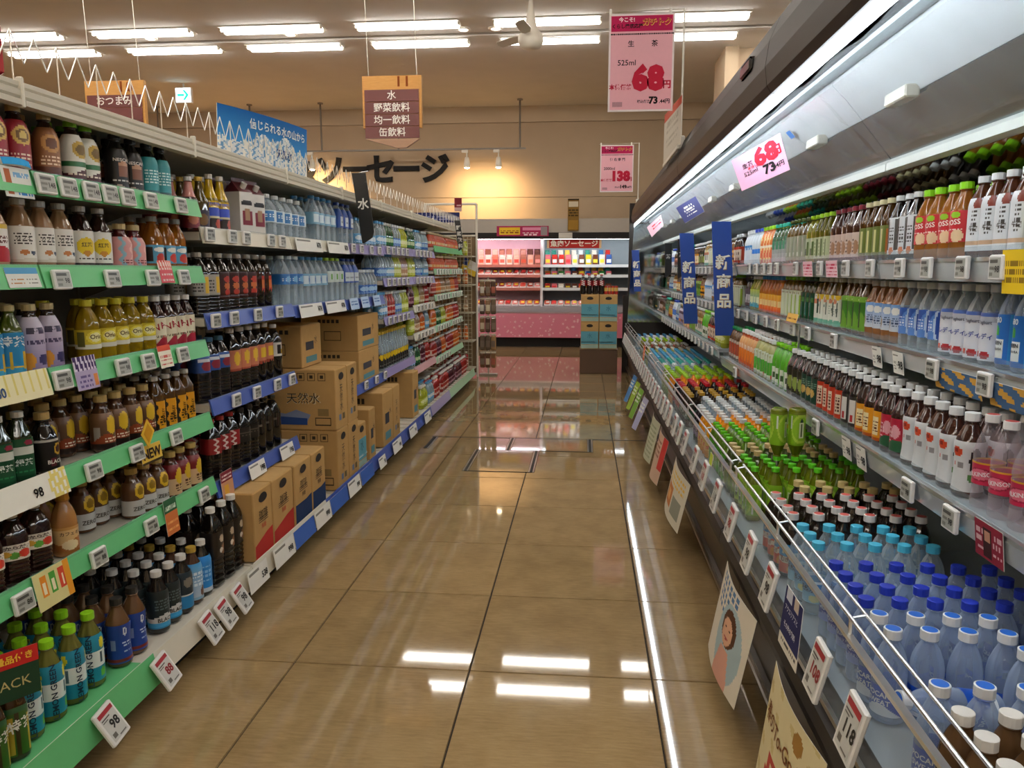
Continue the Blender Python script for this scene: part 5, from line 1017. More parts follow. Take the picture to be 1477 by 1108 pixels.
for i, (y, z) in enumerate(((3.72, 1.455), (4.2, 1.455))): rail_card('L', X1, z, y, y + .38, .066, f'long white price card on the top rail over the water, {["nearer","farther"][i]}', 'price card', wh, [('¥78', .86, .5, .04, '#1c1a19', .02)])
for i, y in enumerate((3.74, 4.14)): rail_card('L', X1, 1.122, y, y + .34, .066, f'long white price card on the blue rail under the water, {["nearer","farther"][i]}', 'price card', wh, [('¥78', .86, .5, .04, '#1c1a19', .02)])
for i, y in enumerate((4.58, 4.82, 5.1)): rail_card('L', X1, 1.122, y, y + .17, .07, f'square pale blue price card on the blue rail, {ORD[i]} along', 'price card', greek('#b4cbe6', [(.1, .9, .2, .8, 3, '#4a6aa8')]))
for i, y in enumerate((3.08, 3.42)): rail_card('L', X1, .468, y, y + .16, .062, f'white price card on the lower blue rail, {["nearer","farther"][i]}', 'price card', wh, big('198'))
rail_card('L', -1.274, .115, 4.62, 4.78, .07, 'white price card on the far base rail, leaning', 'price card', wh, big('98'))
for i, y in enumerate((5.0, 5.5, 6.05)): rail_card('L', -1.279, .125, y, y + .24, .08, f'white price card on the far blue base rail, {ORD[i]} along', 'price card', wh, big('998'))
sheet('notice_card', 'pale blue bottle notice on the top green rail', 'notice', (LT - .004, 1.82, 1.51), (LT - .004, 1.92, 1.51), (LT - .016, 1.92, 1.585), (LT - .016, 1.82, 1.585), greek('#e6e6e0', [(.1, .3, .1, .9, 0, '#a8603f'), (.4, .95, .55, .9, 3, '#7fb0d8'), (.4, .95, .1, .5, 2, '#3f7fc0')]), 20, 12)
sheet('shelf_band', 'bright blue plastic band standing at the top rail', 'shelf band', (LT - .014, 1.83, 1.588), (LT - .014, 1.93, 1.588), (LT - .02, 1.93, 1.606), (LT - .02, 1.83, 1.606), flat('#2f9ad6'), 4, 2, .01, .01)
sheet('notice_card', 'wide pale advert card on the second green rail', 'notice', (LT - .002, 1.80, 1.285), (LT - .002, 1.915, 1.285), (LT - .016, 1.915, 1.335), (LT - .016, 1.80, 1.335), greek('#dfe0d8', [(0, 1, .7, 1, 0, '#5a9ac4'), (.1, .5, .2, .5, 2, '#c08a5a'), (.6, .9, .2, .5, 2, '#8a8a80')]))
def stripes_top(c1, c2, base, rules):
    g = greek(base, rules)
    return lambda u, v: (c1 if int(u * 12 + v * 3) % 2 else c2) if v > .55 else g(u, v)
sheet('awning_card', 'small red checked awning card on the second green rail', 'notice', (LT + .002, 2.49, 1.285), (LT + .002, 2.575, 1.285), (LT - .012, 2.575, 1.36), (LT - .012, 2.49, 1.36), stripes_top('#d8605a', '#efd9d2', '#d4606a', [(.1, .9, .1, .5, 2, '#ecd9d6')]), 18, 12, bulge=.006)
sheet('awning_card', 'purple striped awning card on the third green rail', 'notice', (LT + .002, 2.02, .99), (LT + .002, 2.12, .99), (LT - .012, 2.12, 1.085), (LT - .012, 2.02, 1.085), stripes_top('#43305f', '#d8cfe0', '#b3a4c6', [(.7, .95, .05, .4, 0, '#d98a4a'), (.1, .6, .1, .5, 3, '#6a5a8a')]), 18, 14, bulge=.006)
sheet('notice_card', 'red and cream coupon card on the third green rail', 'notice', (LT + .004, 2.45, 1.0), (LT + .004, 2.53, 1.0), (LT - .01, 2.53, 1.075), (LT - .01, 2.45, 1.075), greek('#efe6d2', [(0, 1, .75, 1, 0, '#d0523e'), (.1, .9, .1, .65, 3, '#c8605a')]))
for i, (y0, y1, z, t) in enumerate(((1.70, 1.915, 1.035, '180'), (1.68, 1.95, .757, '98'))):
    sheet('price_card', ['pale yellow price band on the third green rail', 'long cream price band reading 98 on the fourth rail'][i], 'price card', (LT + .004, y0, z - .036), (LT + .004, y1, z - .036), (LT - .012, y1, z + .036), (LT - .012, y0, z + .036), (lambda u, v: '#efe6b8' if (int(u * 30) % 4 or v < .3) else '#e2d27a') if i == 0 else (lambda u, v: '#e4d27a' if u > .72 and int(u * 40 + v * 4) % 3 else '#f0ede0'), 30, 8, text=[(t, .12 if i == 0 else .56, .4, .035, '#34507a' if i == 0 else '#1c1a19', .02)])
sheet('notice_card', 'yellow diamond new-product card on the fourth green rail', 'notice', (LT + .005, 2.30, .70), (LT + .005, 2.42, .70), (LT - .004, 2.42, .76), (LT - .004, 2.30, .76), greek('#e0b848', [(0, 1, .0, .1, 0, '#3a2c14')]), text=[('NEW', .5, .5, .045, '#2a1c10', .03)])
o = thing('notice_diamond', 'yellow diamond emblem card above the new-product card', 'notice', (LT + .008, 2.335, .80)); m = MB(); n_ = 4
m.add([(0, 0, -.045), (0, .038, .005), (0, 0, .05), (0, -.038, .005), (-.002, 0, -.045), (-.002, .038, .005), (-.002, 0, .05), (-.002, -.038, .005)], [(0, 1, 2, 3), (7, 6, 5, 4)] + [(i, i + 4, (i + 1) % 4 + 4, (i + 1) % 4) for i in range(4)], 'paper', '#e6b93a')
m.add([(.001, 0, -.03), (.001, .026, .005), (.001, 0, .036), (.001, -.026, .005)], [(0, 1, 2, 3)], 'paper', '#c98f1e'); m.build('emblem_sheet', o)
sheet('notice_card', 'orange and green fruit card on the lowest green rail', 'notice', (LT + .005, 1.79, .435), (LT + .005, 1.93, .435), (LT - .012, 1.93, .535), (LT - .012, 1.79, .535), greek('#d9cf8f', [(.15, .35, .3, .85, 0, '#e08a2a'), (.42, .6, .3, .85, 0, '#4f9a3a'), (.68, .86, .3, .85, 0, '#c8452e'), (.85, 1, .0, 1, 0, '#e0962a'), (.2, .3, .4, .7, 0, '#f0e4c0'), (.47, .56, .4, .7, 0, '#f0e4c0'), (.73, .81, .4, .7, 0, '#f0e4c0')]))
sheet('notice_card', 'green and orange leaf card near the end of the lowest rail', 'notice', (LT + .004, 2.42, .42), (LT + .004, 2.5, .42), (LT - .008, 2.5, .545), (LT - .008, 2.42, .545), greek('#c8703a', [(0, 1, .6, 1, 0, '#2c5a3a'), (.1, .9, .66, .9, 2, '#cfe0c8'), (.1, .9, .1, .5, 2, '#e8a860')]))
sheet('notice_card', 'maroon and orange card at the end of the lower blue rail', 'notice', (LT, 2.84, .42), (LT, 2.94, .42), (LT - .01, 2.94, .53), (LT - .01, 2.84, .53), greek('#c9906a', [(0, 1, .6, 1, 0, '#7a1f2c'), (.1, .9, .7, .9, 2, '#e6c8c4'), (.2, .6, .1, .5, 0, '#dda23a')]))
for i, (y0, y1) in enumerate(((3.10, 3.24), (3.43, 3.57))): sheet('notice_card', f'pink handwritten price card on the upper cold rail, {["nearer","farther"][i]}', 'notice', (.972, y1, 1.30), (.972, y0, 1.30), (.966, y0, 1.365), (.966, y1, 1.365), greek('#f0c4cc', [(.05, .95, .1, .9, 4, '#c8405a')]))
sheet('notice_card', 'yellow card at the near end of the upper cold rail', 'notice', (.972, 1.91, 1.275), (.972, 1.81, 1.275), (.966, 1.81, 1.375), (.966, 1.91, 1.375), greek('#e8c21e', [(.1, .9, .25, .85, 3, '#8a6a14')]))
sheet('notice_card', 'crimson portrait card on the lower cold rail', 'notice', (.902, 1.78, .69), (.902, 1.66, .69), (.892, 1.66, .775), (.892, 1.78, .775), greek('#8c2638', [(.3, .6, .1, .85, 0, '#3a1c1c'), (.36, .54, .5, .75, 0, '#c9957a'), (.05, .28, .2, .9, 3, '#d8b0b4'), (.65, .95, .2, .9, 3, '#d8b0b4')]), 20, 14)
for i, (y0, y1) in enumerate(((2.02, 2.28), (1.72, 1.98))): sheet('notice_card', f'blue and gold illustrated strip on the middle cold rail, {["farther","nearer"][i]}', 'notice', (1.006, y1, 1.0), (1.006, y0, 1.0), (.994, y0, 1.06), (.994, y1, 1.06), lambda u, v: '#d9a648' if math.sin(u * 19 + v * 4) + math.sin(v * 11 + u * 7) > .3 else '#47688f', 30, 10)
for i, y in enumerate((2.68, 2.50)): sheet('price_card', f'white paper price card on the middle cold rail, {["farther","nearer"][i]}', 'price card', (1.004, y + .08, 1.0), (1.004, y, 1.0), (.994, y, 1.07), (.994, y + .08, 1.07), wh, text=big('98'))
for i, y in enumerate((2.62, 2.48)): sheet('price_card', f'white paper price card on the lower cold rail, {["farther","nearer"][i]}', 'price card', (.904, y + .085, .69), (.904, y, .69), (.894, y, .765), (.894, y + .085, .765), wh, text=big('98'))
sheet('notice_card', 'green and red leaf card hung on the middle cold rail', 'notice', (.985, 3.62, .97), (.96, 3.56, .97), (.955, 3.54, 1.08), (.985, 3.62, 1.08), greek('#d8dcb8', [(.5, 1, 0, 1, 0, '#d8a8a8'), (.1, .4, .1, .8, 3, '#5a8a3a')]))
sheet('notice_card', 'small orange card on the middle cold rail', 'notice', (.975, 3.84, 1.085), (.975, 3.66, 1.085), (.985, 3.66, 1.125), (.985, 3.84, 1.125), greek('#e6b458', [(.1, .9, .3, .7, 1, '#8a5a1e')]))
sheet('notice_card', 'navy crown-shaped price notice on the clear well front', 'notice', (.488, 1.84, .425), (.488, 1.68, .425), (.5, 1.69, .575), (.5, 1.83, .575), greek('#2a2c5a', [(0, 1, 0, .2, 0, '#e8e2d4'), (.1, .9, .03, .17, 2, '#5a5650'), (.1, .4, .82, .98, 0, '#c8ccd8'), (.55, .8, .82, .98, 0, '#c9b8a8')]), 24, 20, text=[('アクエリアスと', .5, .68, .017, '#dfe0ea', .01), ('その他の飲料', .5, .42, .017, '#dfe0ea', .02)])
sheet('notice_card', 'yellow-green clip card on the well front', 'notice', (.50, 3.02, .575), (.50, 2.96, .575), (.505, 2.96, .62), (.505, 3.02, .62), flat('#c4d84a'), 4, 4)
sheet('notice_card', 'orange-red clip card on the far well rail', 'notice', (.50, 6.55, .58), (.50, 6.40, .58), (.51, 6.40, .70), (.51, 6.55, .70), greek('#d8603a', [(.1, .9, .2, .8, 3, '#f0c8a0')]))

# posters hanging under the bumper
def hang(label, y0, y1, z0, x_out, fn, text=(), zt=.36):
    sheet('hanging_poster', label, 'poster', (x_out, y1, z0), (x_out, y0, z0 + .03), (.492, y0, zt), (.492, y1, zt), fn, 60, 60, .001, .02, text=text)
def lady(u, v):
    c = '#dfd6c4'
    if v > .62 and .12 < u < .7 and int(v * 40) % 3 and math.sin(u * 60) > -.3: c = '#5a7aa0'
    if ((u - .62) / .3) ** 2 + ((v - .42) / .42) ** 2 < 1: c = '#a9bcc0'
    if ((u - .60) / .17) ** 2 + ((v - .58) / .2) ** 2 < 1: c = '#5a3a26'
    if ((u - .58) / .12) ** 2 + ((v - .54) / .15) ** 2 < 1: c = '#d9a888'
    if .42 < u < .78 and v < .36 and abs(u - .6) < .1 + (.36 - v) * .3: c = '#d8a08c'
    if ((u - .58) / .05) ** 2 + ((v - .47) / .012) ** 2 < 1: c = '#a8504a'
    if ((abs(u - .58) - .05) / .02) ** 2 + ((v - .57) / .012) ** 2 < 1: c = '#2c1c16'
    return c
hang('cream hanging poster of a brown-haired woman', 2.08, 2.53, .06, .44, lady)
def togo(u, v):
    c = '#e0d2a6' if math.sin(u * 23) + math.sin(v * 31 + u * 9) < 1.4 else '#d2bf86'
    if .25 < u < .75 and v < .36: c = '#b8493c'
    if .30 < u < .70 and .36 < v < .5 and not (.36 < u < .64 and v < .45): c = '#b8493c'
    if ((u - .7) / .07) ** 2 + ((v - .86) / .08) ** 2 < 1: c = '#a3783a'
    return c
hang('cream hanging poster with a red shopping bag picture', 1.45, 1.86, -.0 + .02, .45, togo, [('春のTo-Go Bag', .5, .68, .055, '#7a4a26', .01)])
hang('pale hanging flyer with orange food photos, alone', 3.45, 4.0, .10, .44, greek('#cfc8b4', [(.1, .5, .2, .6, 0, '#b8703a'), (.55, .9, .15, .5, 0, '#8a8a7a'), (.1, .9, .65, .95, 3, '#d9b04a'), (.2, .4, .3, .5, 0, '#d8a060')]))
hang('pale hanging flyer with a red edge, nearer of a pair', 4.35, 4.78, .07, .43, greek('#c8a890', [(.75, 1, .3, 1, 0, '#c03a34'), (.1, .7, .5, .9, 4, '#8a5a4a')]))
hang('greyish green hanging flyer, farther of a pair', 4.85, 5.3, .07, .43, greek('#b8b89c', [(.1, .9, .1, .9, 8, '#8f9478')]))
for i, (y, c) in enumerate(((6.2, '#6f9a3a'), (6.6, '#8faa3a'), (7.0, '#4a80b8'), (5.75, '#a8a8c4'))): hang(f'{["green leaflet hanging farther along the bumper","olive green leaflet between green and blue ones","blue leaflet farthest along the bumper","pale lilac leaflet hanging nearest the flyers"][i]}', y, y + .3, .1, .40, greek(c, [(.1, .9, .55, .9, 3, '#dfe2d0')]))

# hanging new-product fins and shelf fins
def fin(label, xt, xb, wd, y, zt, zb, col, chars, tcol, round_=False, csz=.085, top=.45):
    o = thing('shelf_fin', label, 'banner', (0, y, 0)); m = MB(); N = 12
    L_ = []
    for i in range(N + 1):
        t = i / N; ww = wd
        if round_ and t > .8: ww = wd * math.sqrt(max(.02, 1 - ((t - .8) / .2) ** 2))
        cx = xt + (xb - xt) * t; L_.append((cx - wd / 2 if round_ else cx - ww / 2, cx - wd / 2 + ww if round_ else cx + ww / 2, zt + (zb - zt) * t))
    V = []
    for yy in (-.004, .004):
        for a, b, z in L_: V += [(a, yy, z), (b, yy, z)]
    q = 2 * (N + 1); F = []
    for i in range(N):
        F += [(2 * i, 2 * i + 2, 2 * i + 3, 2 * i + 1), (q + 2 * i, q + 2 * i + 1, q + 2 * i + 3, q + 2 * i + 2), (2 * i, q + 2 * i, q + 2 * i + 2, 2 * i + 2), (2 * i + 1, 2 * i + 3, q + 2 * i + 3, q + 2 * i + 1)]
    F += [(0, 1, q + 1, q), (2 * N, q + 2 * N, q + 2 * N + 1, 2 * N + 1)]
    m.add(V, F, 'painted', col); m.build('banner_sheet', o); m = MB()
    for k, ch in enumerate(chars):
        t = top + k * csz * 1.28 / abs(zt - zb); p = Vector((xt + (xb - xt) * t, -.005, zt + (zb - zt) * t))
        if not round_: m.text(ch, planar(p + Vector((.003, 0, -.003)), (1, 0, 0), (0, 0, 1), .0006), csz, 'paper', '#b88a3a', .03)
        m.text(ch, planar(p, (1, 0, 0), (0, 0, 1), .0014), csz, 'paper', tcol, .025)
    m.build('lettering', o)
    MB().tube((xt, 0, zt), (xt + .06, 0, zt + .01), .003, 'metal', '#c9c9c9', 6).build('holder_clip', o)
fin('navy banner with white characters, hung nearest on the cold case', .855, .905, .12, 5.05, 1.63, .91, '#1f4494', '新商品', '#f2efe2', top=.36, csz=.095)
fin('navy banner with white characters, second along the cold case', .80, .858, .11, 6.3, 1.615, .90, '#1f4494', '新商品', '#f2efe2', top=.38, csz=.095)
fin('navy banner with white characters, farthest along the cold case', .60, .64, .085, 9.4, 1.56, 1.07, '#1f4494', '新商品', '#f2efe2', top=.36, csz=.085)
fin('black rounded banner under the top shelf, over the water', -1.372, -1.318, .085, 4.70, 1.91, 1.49, '#121110', '水', '#efece4', True, .07, .45)
fin('black rounded banner at the far end of the top shelf', -1.36, -1.32, .06, 8.3, 1.85, 1.53, '#121110', '野菜飲料', '#dcd8d0', True, .05, .25)
for i, y in enumerate((7.1, 8.2)): fin(f'black narrow banner hanging inside the far cold case, {["nearer","farther"][i]}', .86, .87, .07, y, 1.6, 1.25, '#14161a', '茶', '#c9c9c9', True, .05, .4)

# pink sale posters on poles
def pop(label, X0, X1, Y, zt, zb, px, pzb, name, size, price, tax):
    W, H = X1 - X0, zt - zb; o = thing('sale_poster', label, 'poster', (X0, Y, zb)); m = MB()
    m.box(0, W, -.0015, .0015, 0, H, 'paper', '#f0e6e8').box(.012, W - .012, -.0022, -.0014, .012, H - .012, 'paper', '#eeb4c2')
    A = lambda u, v, l=.001: planar((u * W, -.0022, v * H), (1, 0, 0), (0, 0, 1), l)
    m.quad((.014, -.0026, H * .82), (W - .014, -.0026, H * .82), (W - .014, -.0026, H - .014), (.014, -.0026, H - .014), 'paper', '#b51f55')
    m.text('今こそ!', A(.27, .935), W * .075, 'paper', '#f6dfe6', .03); m.text('くらし徹底応援', A(.28, .87), W * .068, 'paper', '#1c1216', .03); m.text('ガチトク', A(.73, .905), W * .11, 'paper', '#f2d060', .06); m.text('ガチトク', A(.728, .907, .0016), W * .11, 'paper', '#8c1030', .02)
    rr = random.Random(2); x = .03
    while x < .96: 
        q = rr.uniform(.01, .03); m.quad((x * W, -.0026, H * .785), ((x + q) * W, -.0026, H * .785), ((x + q) * W, -.0026, H * .80), (x * W, -.0026, H * .80), 'paper', '#2a1c22'); x += q + .006
    for k, ch in enumerate(name): m.text(ch, A(.34 + .36 * k / max(1, len(name) - 1) * 1., .69), W * .1, 'paper', '#1c1216', .015)
    m.text(size, A(.28, .50), W * .115, 'paper', '#1c1216', .01); m.text('本体価格', A(.19, .25), W * .088, 'paper', '#b81f3c', .03)
    m.text(price, A(.61, .33), W * (.47 if len(price) == 2 else .38), 'paper', '#b81f3c', .07); m.text('円', A(.90, .27), W * .13, 'paper', '#b81f3c', .04)
    m.text('税込価格', A(.55, .10), W * .05, 'paper', '#1c1216', .02); m.text(tax.split('.')[0], A(.70, .11), W * .14, 'paper', '#1c1216', .05); m.text('.' + tax.split('.')[1] + '円', A(.87, .10), W * .075, 'paper', '#1c1216', .03)
    for q in range(14): m.quad((W * (.07 + q * .011), -.0026, H * .05), (W * (.076 + q * .011), -.0026, H * .05), (W * (.076 + q * .011), -.0026, H * .1), (W * (.07 + q * .011), -.0026, H * .1), 'paper', '#8a6a72')
    m.build('poster_sheet', o); a = px - X0
    MB().tube((-.02, .004, H + .012), (a, .004, H + .02), .003, 'metal', '#cfcabe', 6).tube((a, .004, H + .025), (a, .004, pzb - zb), .006, 'painted', '#e6e2d8', 8).build('pole', o)
    for u in (.02, .93): MB().box(u * W - .008, u * W + .008, -.006, .01, H - .012, H + .03, 'plastic', '#e9e6de', .003).build('clip', o)
    MB().box(a - .025, a + .025, -.02, .03, pzb - zb - .03, pzb - zb + .05, 'plastic', '#e9e6de', .006).build('base_clamp', o)
pop('pink sale poster reading 68 yen on a near pole over the cold case', .135, .547, 5.2, 2.93, 2.335, .605, 2.13, '生茶', '525ml', '68', '73.44')
pop('pink sale poster reading 138 yen on a far pole over the cold case', .177, .585, 9.9, 2.85, 2.285, .65, 2.15, '伊右衛門', '2000ml', '138', '149.04')
o = sheet('sign_holder', 'clear upright sign holder with a white sheet on the canopy', 'sign holder', (.57, 5.95, 2.085), (.57, 4.9, 2.085), (.57, 4.9, 2.37), (.57, 5.95, 2.45), greek('#c9c2b4', [(.0, 1, .85, 1, 0, '#b8503c'), (.15, .85, .2, .75, 6, '#b0a898')]), 24, 18, .004)
MB().box(-.012, .004, -.45, .45, -.18, -.155, 'plastic', '#d8d4c8', .003).build('holder_foot', o)
sheet('price_card', 'pink price card reading 68 yen clipped to the clear curtain', 'price card', (.662, 3.436, 1.661), (.80, 3.21, 1.72), (.774, 3.29, 1.873), (.636, 3.56, 1.803), flat('#f0b4d4'), 8, 6, text=[('68', .66, .66, .125, '#d8203a', .05), ('円', .86, .62, .055, '#d8203a', .03), ('生茶', .28, .62, .03, '#2a1c26', .02), ('525ml', .3, .38, .032, '#2a1c26', .01), ('73', .66, .26, .065, '#1c141a', .04), ('.44円', .83, .24, .03, '#1c141a', .02), ('本体価格', .4, .5, .02, '#d8203a', .01)])
sheet('notice_card', 'navy notice card clipped to the clear curtain', 'notice', (.66, 5.292, 1.635), (.74, 4.997, 1.689), (.72, 5.279, 1.808), (.64, 5.663, 1.763), greek('#33386c', [(.25, .75, .2, .85, 4, '#d8d8d0')]), 20, 18)
sheet('price_card', 'pink price card clipped far along the clear curtain', 'price card', (.63, 7.505, 1.635), (.71, 7.23, 1.729), (.70, 7.415, 1.834), (.62, 7.991, 1.751), greek('#f2c4d4', [(.3, .9, .4, .9, 2, '#d8304a')]))
sheet('blue_sticker', 'small blue sticker on the white upper panel of the case', 'sticker', (.842, 3.38, 1.862), (.842, 3.32, 1.862), (.818, 3.32, 1.888), (.818, 3.38, 1.888), flat('#2f7fd8'), 2, 2)

# mountain board on top of the left shelving
rm = random.Random(4); pk = [(.02, .5), (.12, .42), (.3, .5), (.4, .66), (.52, .55), (.62, .64), (.70, .72), (.82, .48), (.9, .5), (1.0, .34)]
def mountain(u, v):
    hgt = .3
    for (a, ha), (b, hb) in zip([(-.05, .4)] + pk, pk + [(1.1, .3)]):
        if a <= u <= b: hgt = ha + (hb - ha) * (u - a) / max(b - a, 1e-6)
    hgt += .02 * math.sin(u * 60)
    if v > hgt: 
        t = (v - .4) / .6; return tuple(a * (1 - t) + b * t for a, b in zip(hx('#3f8fcf'), hx('#0f5aa0')))
    a, hp = min(pk, key=lambda p: abs(p[0] - u) + .25 * abs(p[1] - v))
    q = (u - a) * 16 + (hp - v) * (5 if u > a else -4) + .25 * math.sin(v * 40)
    f = q % 1
    return ('#a9c3d8' if f < .34 else '#f1eee6') if u < a else ('#6f9cc4' if f < .4 else '#dfe3e4')
sheet('shelf_board', 'curved blue display board of snowy mountains on the shelf top', 'display board', (-1.68, 3.50, 1.814), (-1.52, 4.21, 1.814), (-1.51, 4.21, 2.08), (-1.67, 3.50, 2.08), mountain, 84, 40, .003, .03, text=[('信じられる水の山から', .62, .78, .05, '#eef0ea', .02), ('天然水', .66, .36, .05, '#27407a', .02)])
o = thing('snack_pouch', 'red snack pouch on the shelf top at the near end', 'snack', (-1.52, 1.90, 1.8075), .6)
MB().box(-.05, .05, -.022, .022, 0, .12, 'gloss', '#a8303a', .02).box(-.04, .04, -.0235, -.022, .01, .045, 'gloss', '#c09a4a').build('pouch', o); MB().box(-.05, .05, -.004, .004, .118, .135, 'gloss', '#8c2430').build('top_seal', o)
o = thing('snack_hanger', 'red and green hanger card over the green tea on the base', 'notice', (-1.345, 1.57, .36), PI / 2 - .6); m = MB()
m.box(-.06, .06, -.046, -.044, -.02, .10, 'paper', '#24402a').box(-.06, .06, -.0475, -.046, .06, .10, 'paper', '#c02a26'); m.text('PACK', planar((.0, -.047, .02), (1, 0, 0), (0, 0, 1)), .032, 'paper', '#c9b87a'); m.text('増量品付き', planar((.0, -.048, .08), (1, 0, 0), (0, 0, 1)), .02, 'paper', '#f0c040', .03); m.build('hanger_sheet', o)

# ------------------------------------------------------------------ meat case along the back wall
MY = 13.25
g = thing('meat_case', 'open pink-fronted refrigerated meat case along the back wall', 'refrigerator', (0, MY, 0))
XA, XM, XB = -4.6, -.735, 1.75
MB().box(XA, XB, .12, .85, 0, .17, 'matte', '#14100f').build('kick_plate', g)
fp = MB().box(XA, XB, 0, .05, .17, .60, 'painted', '#d0788f'); fp.box(XA, XB, -.004, .05, .585, .61, 'metal', '#d8c0c6'); fp = fp.build('front_panel', g)
m = MB(); rf = random.Random(9)
for k in range(230):
    cx = rf.uniform(XA + .1, XB - .1); cz = .19 + .37 * rf.random(); R = rf.uniform(.012, .03)
    V = []
    for q in range(10): t = 2 * PI * q / 10; rr = R * (1 if q % 2 == 0 else .5); V.append((cx + rr * math.cos(t), -.0016, cz + rr * math.sin(t)))
    m.add(V, [tuple(range(10))], 'paper', '#e6bcc6')
f2 = m.build('flower_print', fp); f2['kind'] = 'stuff'
MB().box(XA, XB, .05, .85, .60, .70, 'painted', '#c8b8bc').build('deck', g)
MB().box(XA, XB, -.005, .01, .61, .745, 'clear_panel').build('glass_front', g)
MB().box(XA, XM, .85, .9, .6, 1.95, 'painted', '#e6c2cc').build('back_panel', g); MB().box(XM, XB, .85, .9, .6, 1.95, 'painted', '#7d878d').build('back_panel', g)
MB().box(XM - .02, XM + .02, .15, .85, .7, 1.86, 'painted', '#e8dfe2').build('divider', g)
MB().box(XA, XB, -.02, .85, 1.95, 2.18, 'painted', '#a39b90').build('canopy', g)
MB().box(XA, XB, -.03, .08, 1.845, 1.95, 'matte', '#171211').build('canopy_fascia', g)
MB().box(XA, XB, .08, .85, 1.90, 1.95, 'painted', '#efe6e8').build('canopy_liner', g)
MB().box(XA, XM - .03, .10, .16, 1.845, 1.88, 'pink_light').build('light_tube', g); MB().box(XM + .03, XB, .10, .16, 1.845, 1.88, 'cool_light').build('light_tube', g)
for k, (z, yf) in enumerate(((1.02, .22), (1.245, .28), (1.42, .32))):
    a = MB().box(XA, XM - .02, yf, .85, z - .03, z - .015, 'painted', '#e6d0d4').build('shelf', g); MB().box(XA, XM - .02, yf - .012, yf, z - .05, z + .0, 'plastic', '#b06a5c').build('price_rail', a)
    a = MB().box(XM + .02, XB, yf, .85, z - .03, z - .015, 'painted', '#c9ccd0').build('shelf', g); MB().box(XM + .02, XB, yf - .012, yf, z - .05, z + .0, 'plastic', '#e2e6e8').build('price_rail', a)
rt = random.Random(21)
def tray(x, y, z, w, d, col, label, grp):
    o = thing('meat_tray', label, 'food tray', (x, y, z + d * .27), (.55, 0, rt.uniform(-.06, .06)), grp)
    MB().box(-w / 2, w / 2, -d / 2, d / 2, 0, .022, 'plastic', '#efe9e6', .008).build('foam_tray', o)
    m = MB().box(-w * .42, w * .42, -d * .42, d * .42, .018, .042, 'gloss', col, .012); m.quad((-.02, -d * .2, .0425), (.035, -d * .2, .0425), (.035, d * .1, .0425), (-.02, d * .1, .0425), 'paper', rt.choice(['#f0ece4', '#e8d23a', '#d83a3a'])); m.build('meat', o)
def pouch(x, y, z, w, h, col, c2, label, grp):
    o = thing('sausage_pack', label, 'food pack', (x, y, z), rt.uniform(-.15, .15), grp)
    m = MB().box(-w / 2, w / 2, -.018, .018, 0, h, 'gloss', col, .014); m.quad((-w * .36, -.0185, h * .25), (w * .36, -.0185, h * .25), (w * .36, -.0185, h * .6), (-w * .36, -.0185, h * .6), 'paper', c2); m.build('pack_body', o)
    MB().box(-w / 2, w / 2, -.003, .003, h - .002, h + .014, 'gloss', col).build('top_seal', o)
MC_ = ['#b0392f', '#c25a4a', '#8c3a34', '#d98a80', '#a8442e', '#c97a5a']; PC_ = ['#c0302a', '#e0c030', '#3a7a3a', '#e4dcd0', '#2f4f8f', '#b86a2a', '#d8707a', '#6a3a2a']
lv = ['deck', 'lowest shelf', 'middle shelf', 'top shelf']
for k, (z, y) in enumerate(((.7025, .2), (1.007, .34), (1.232, .4), (1.407, .44))):
    for r in range(2 if k == 0 else 1):
        for i in range(9):
            x = -1.82 + i * .125
            if k in (0, 1, 2) : tray(x, MY + y + r * .2, z + (.0), .115, .15, rt.choice(MC_), f'wrapped meat tray on the {lv[k]} of the pink case{", back line" if r else ""}, {ORD[i]} from left', 'meat trays in the pink case')
            else: pouch(x, MY + y, z, .11, .17, rt.choice(['#c9a08c', '#b8705a', '#e0c8b8', '#8c5a4a']), rt.choice(MC_), f'ham pack standing on the top shelf of the pink case, {ORD[i]} from the left', 'ham packs on the top shelf')
    for i in range(10):
        x = -.64 + i * .118
        if k == 0: tray(x, MY + y, z, .11, .15, rt.choice(MC_), f'small tray on the deck of the dark case half, {ORD[i]} from the left', 'trays in the dark half')
        else: pouch(x, MY + y, z, .10, (.07, .06, .17)[k - 1], rt.choice(PC_), rt.choice(['#f0ece0', '#e8d040', '#d83a3a']), f'sausage pack on the {lv[k]} of the dark half, {ORD[i]} from left', 'sausage packs in the dark half')
    if k in (2, 3):
        for i in range(10): pouch(-.66 + i * .118, MY + y + .1, z + .001, .085, (.13, .25)[k - 2], rt.choice(['#e4dcd0', '#2f6fa8', '#d8b040', '#3a8a7a', '#c8d0d4', '#b0302a']), rt.choice(['#f0ece0', '#d83a3a', '#2f4f8f']), f'tall pack behind on the {lv[k]} of the dark half, {ORD[i]} from left', 'sausage packs in the dark half')
    if k == 3:
        for i in range(9): pouch(-1.835 + i * .125, MY + y + .09, z + .001, .11, .27, rt.choice(['#7a4a3a', '#a06a5a', '#d0a898', '#5a3a34']), '#c9a890', f'tall ham pack behind on the pink case top shelf, {ORD[i]} from left', 'ham packs on the top shelf')
sheet('case_sign', 'red and yellow sign over the right half of the meat case', 'sign', (-.64, MY + .03, 1.69), (.28, MY + .03, 1.69), (.28, MY + .03, 1.835), (-.64, MY + .03, 1.835), greek('#b8322e', [(0, .04, 0, 1, 0, '#e8c8a0'), (.96, 1, 0, 1, 0, '#e8c8a0')]), 24, 6, text=[('魚肉ソーセージ', .5, .48, .115, '#f6efe0', .03)])
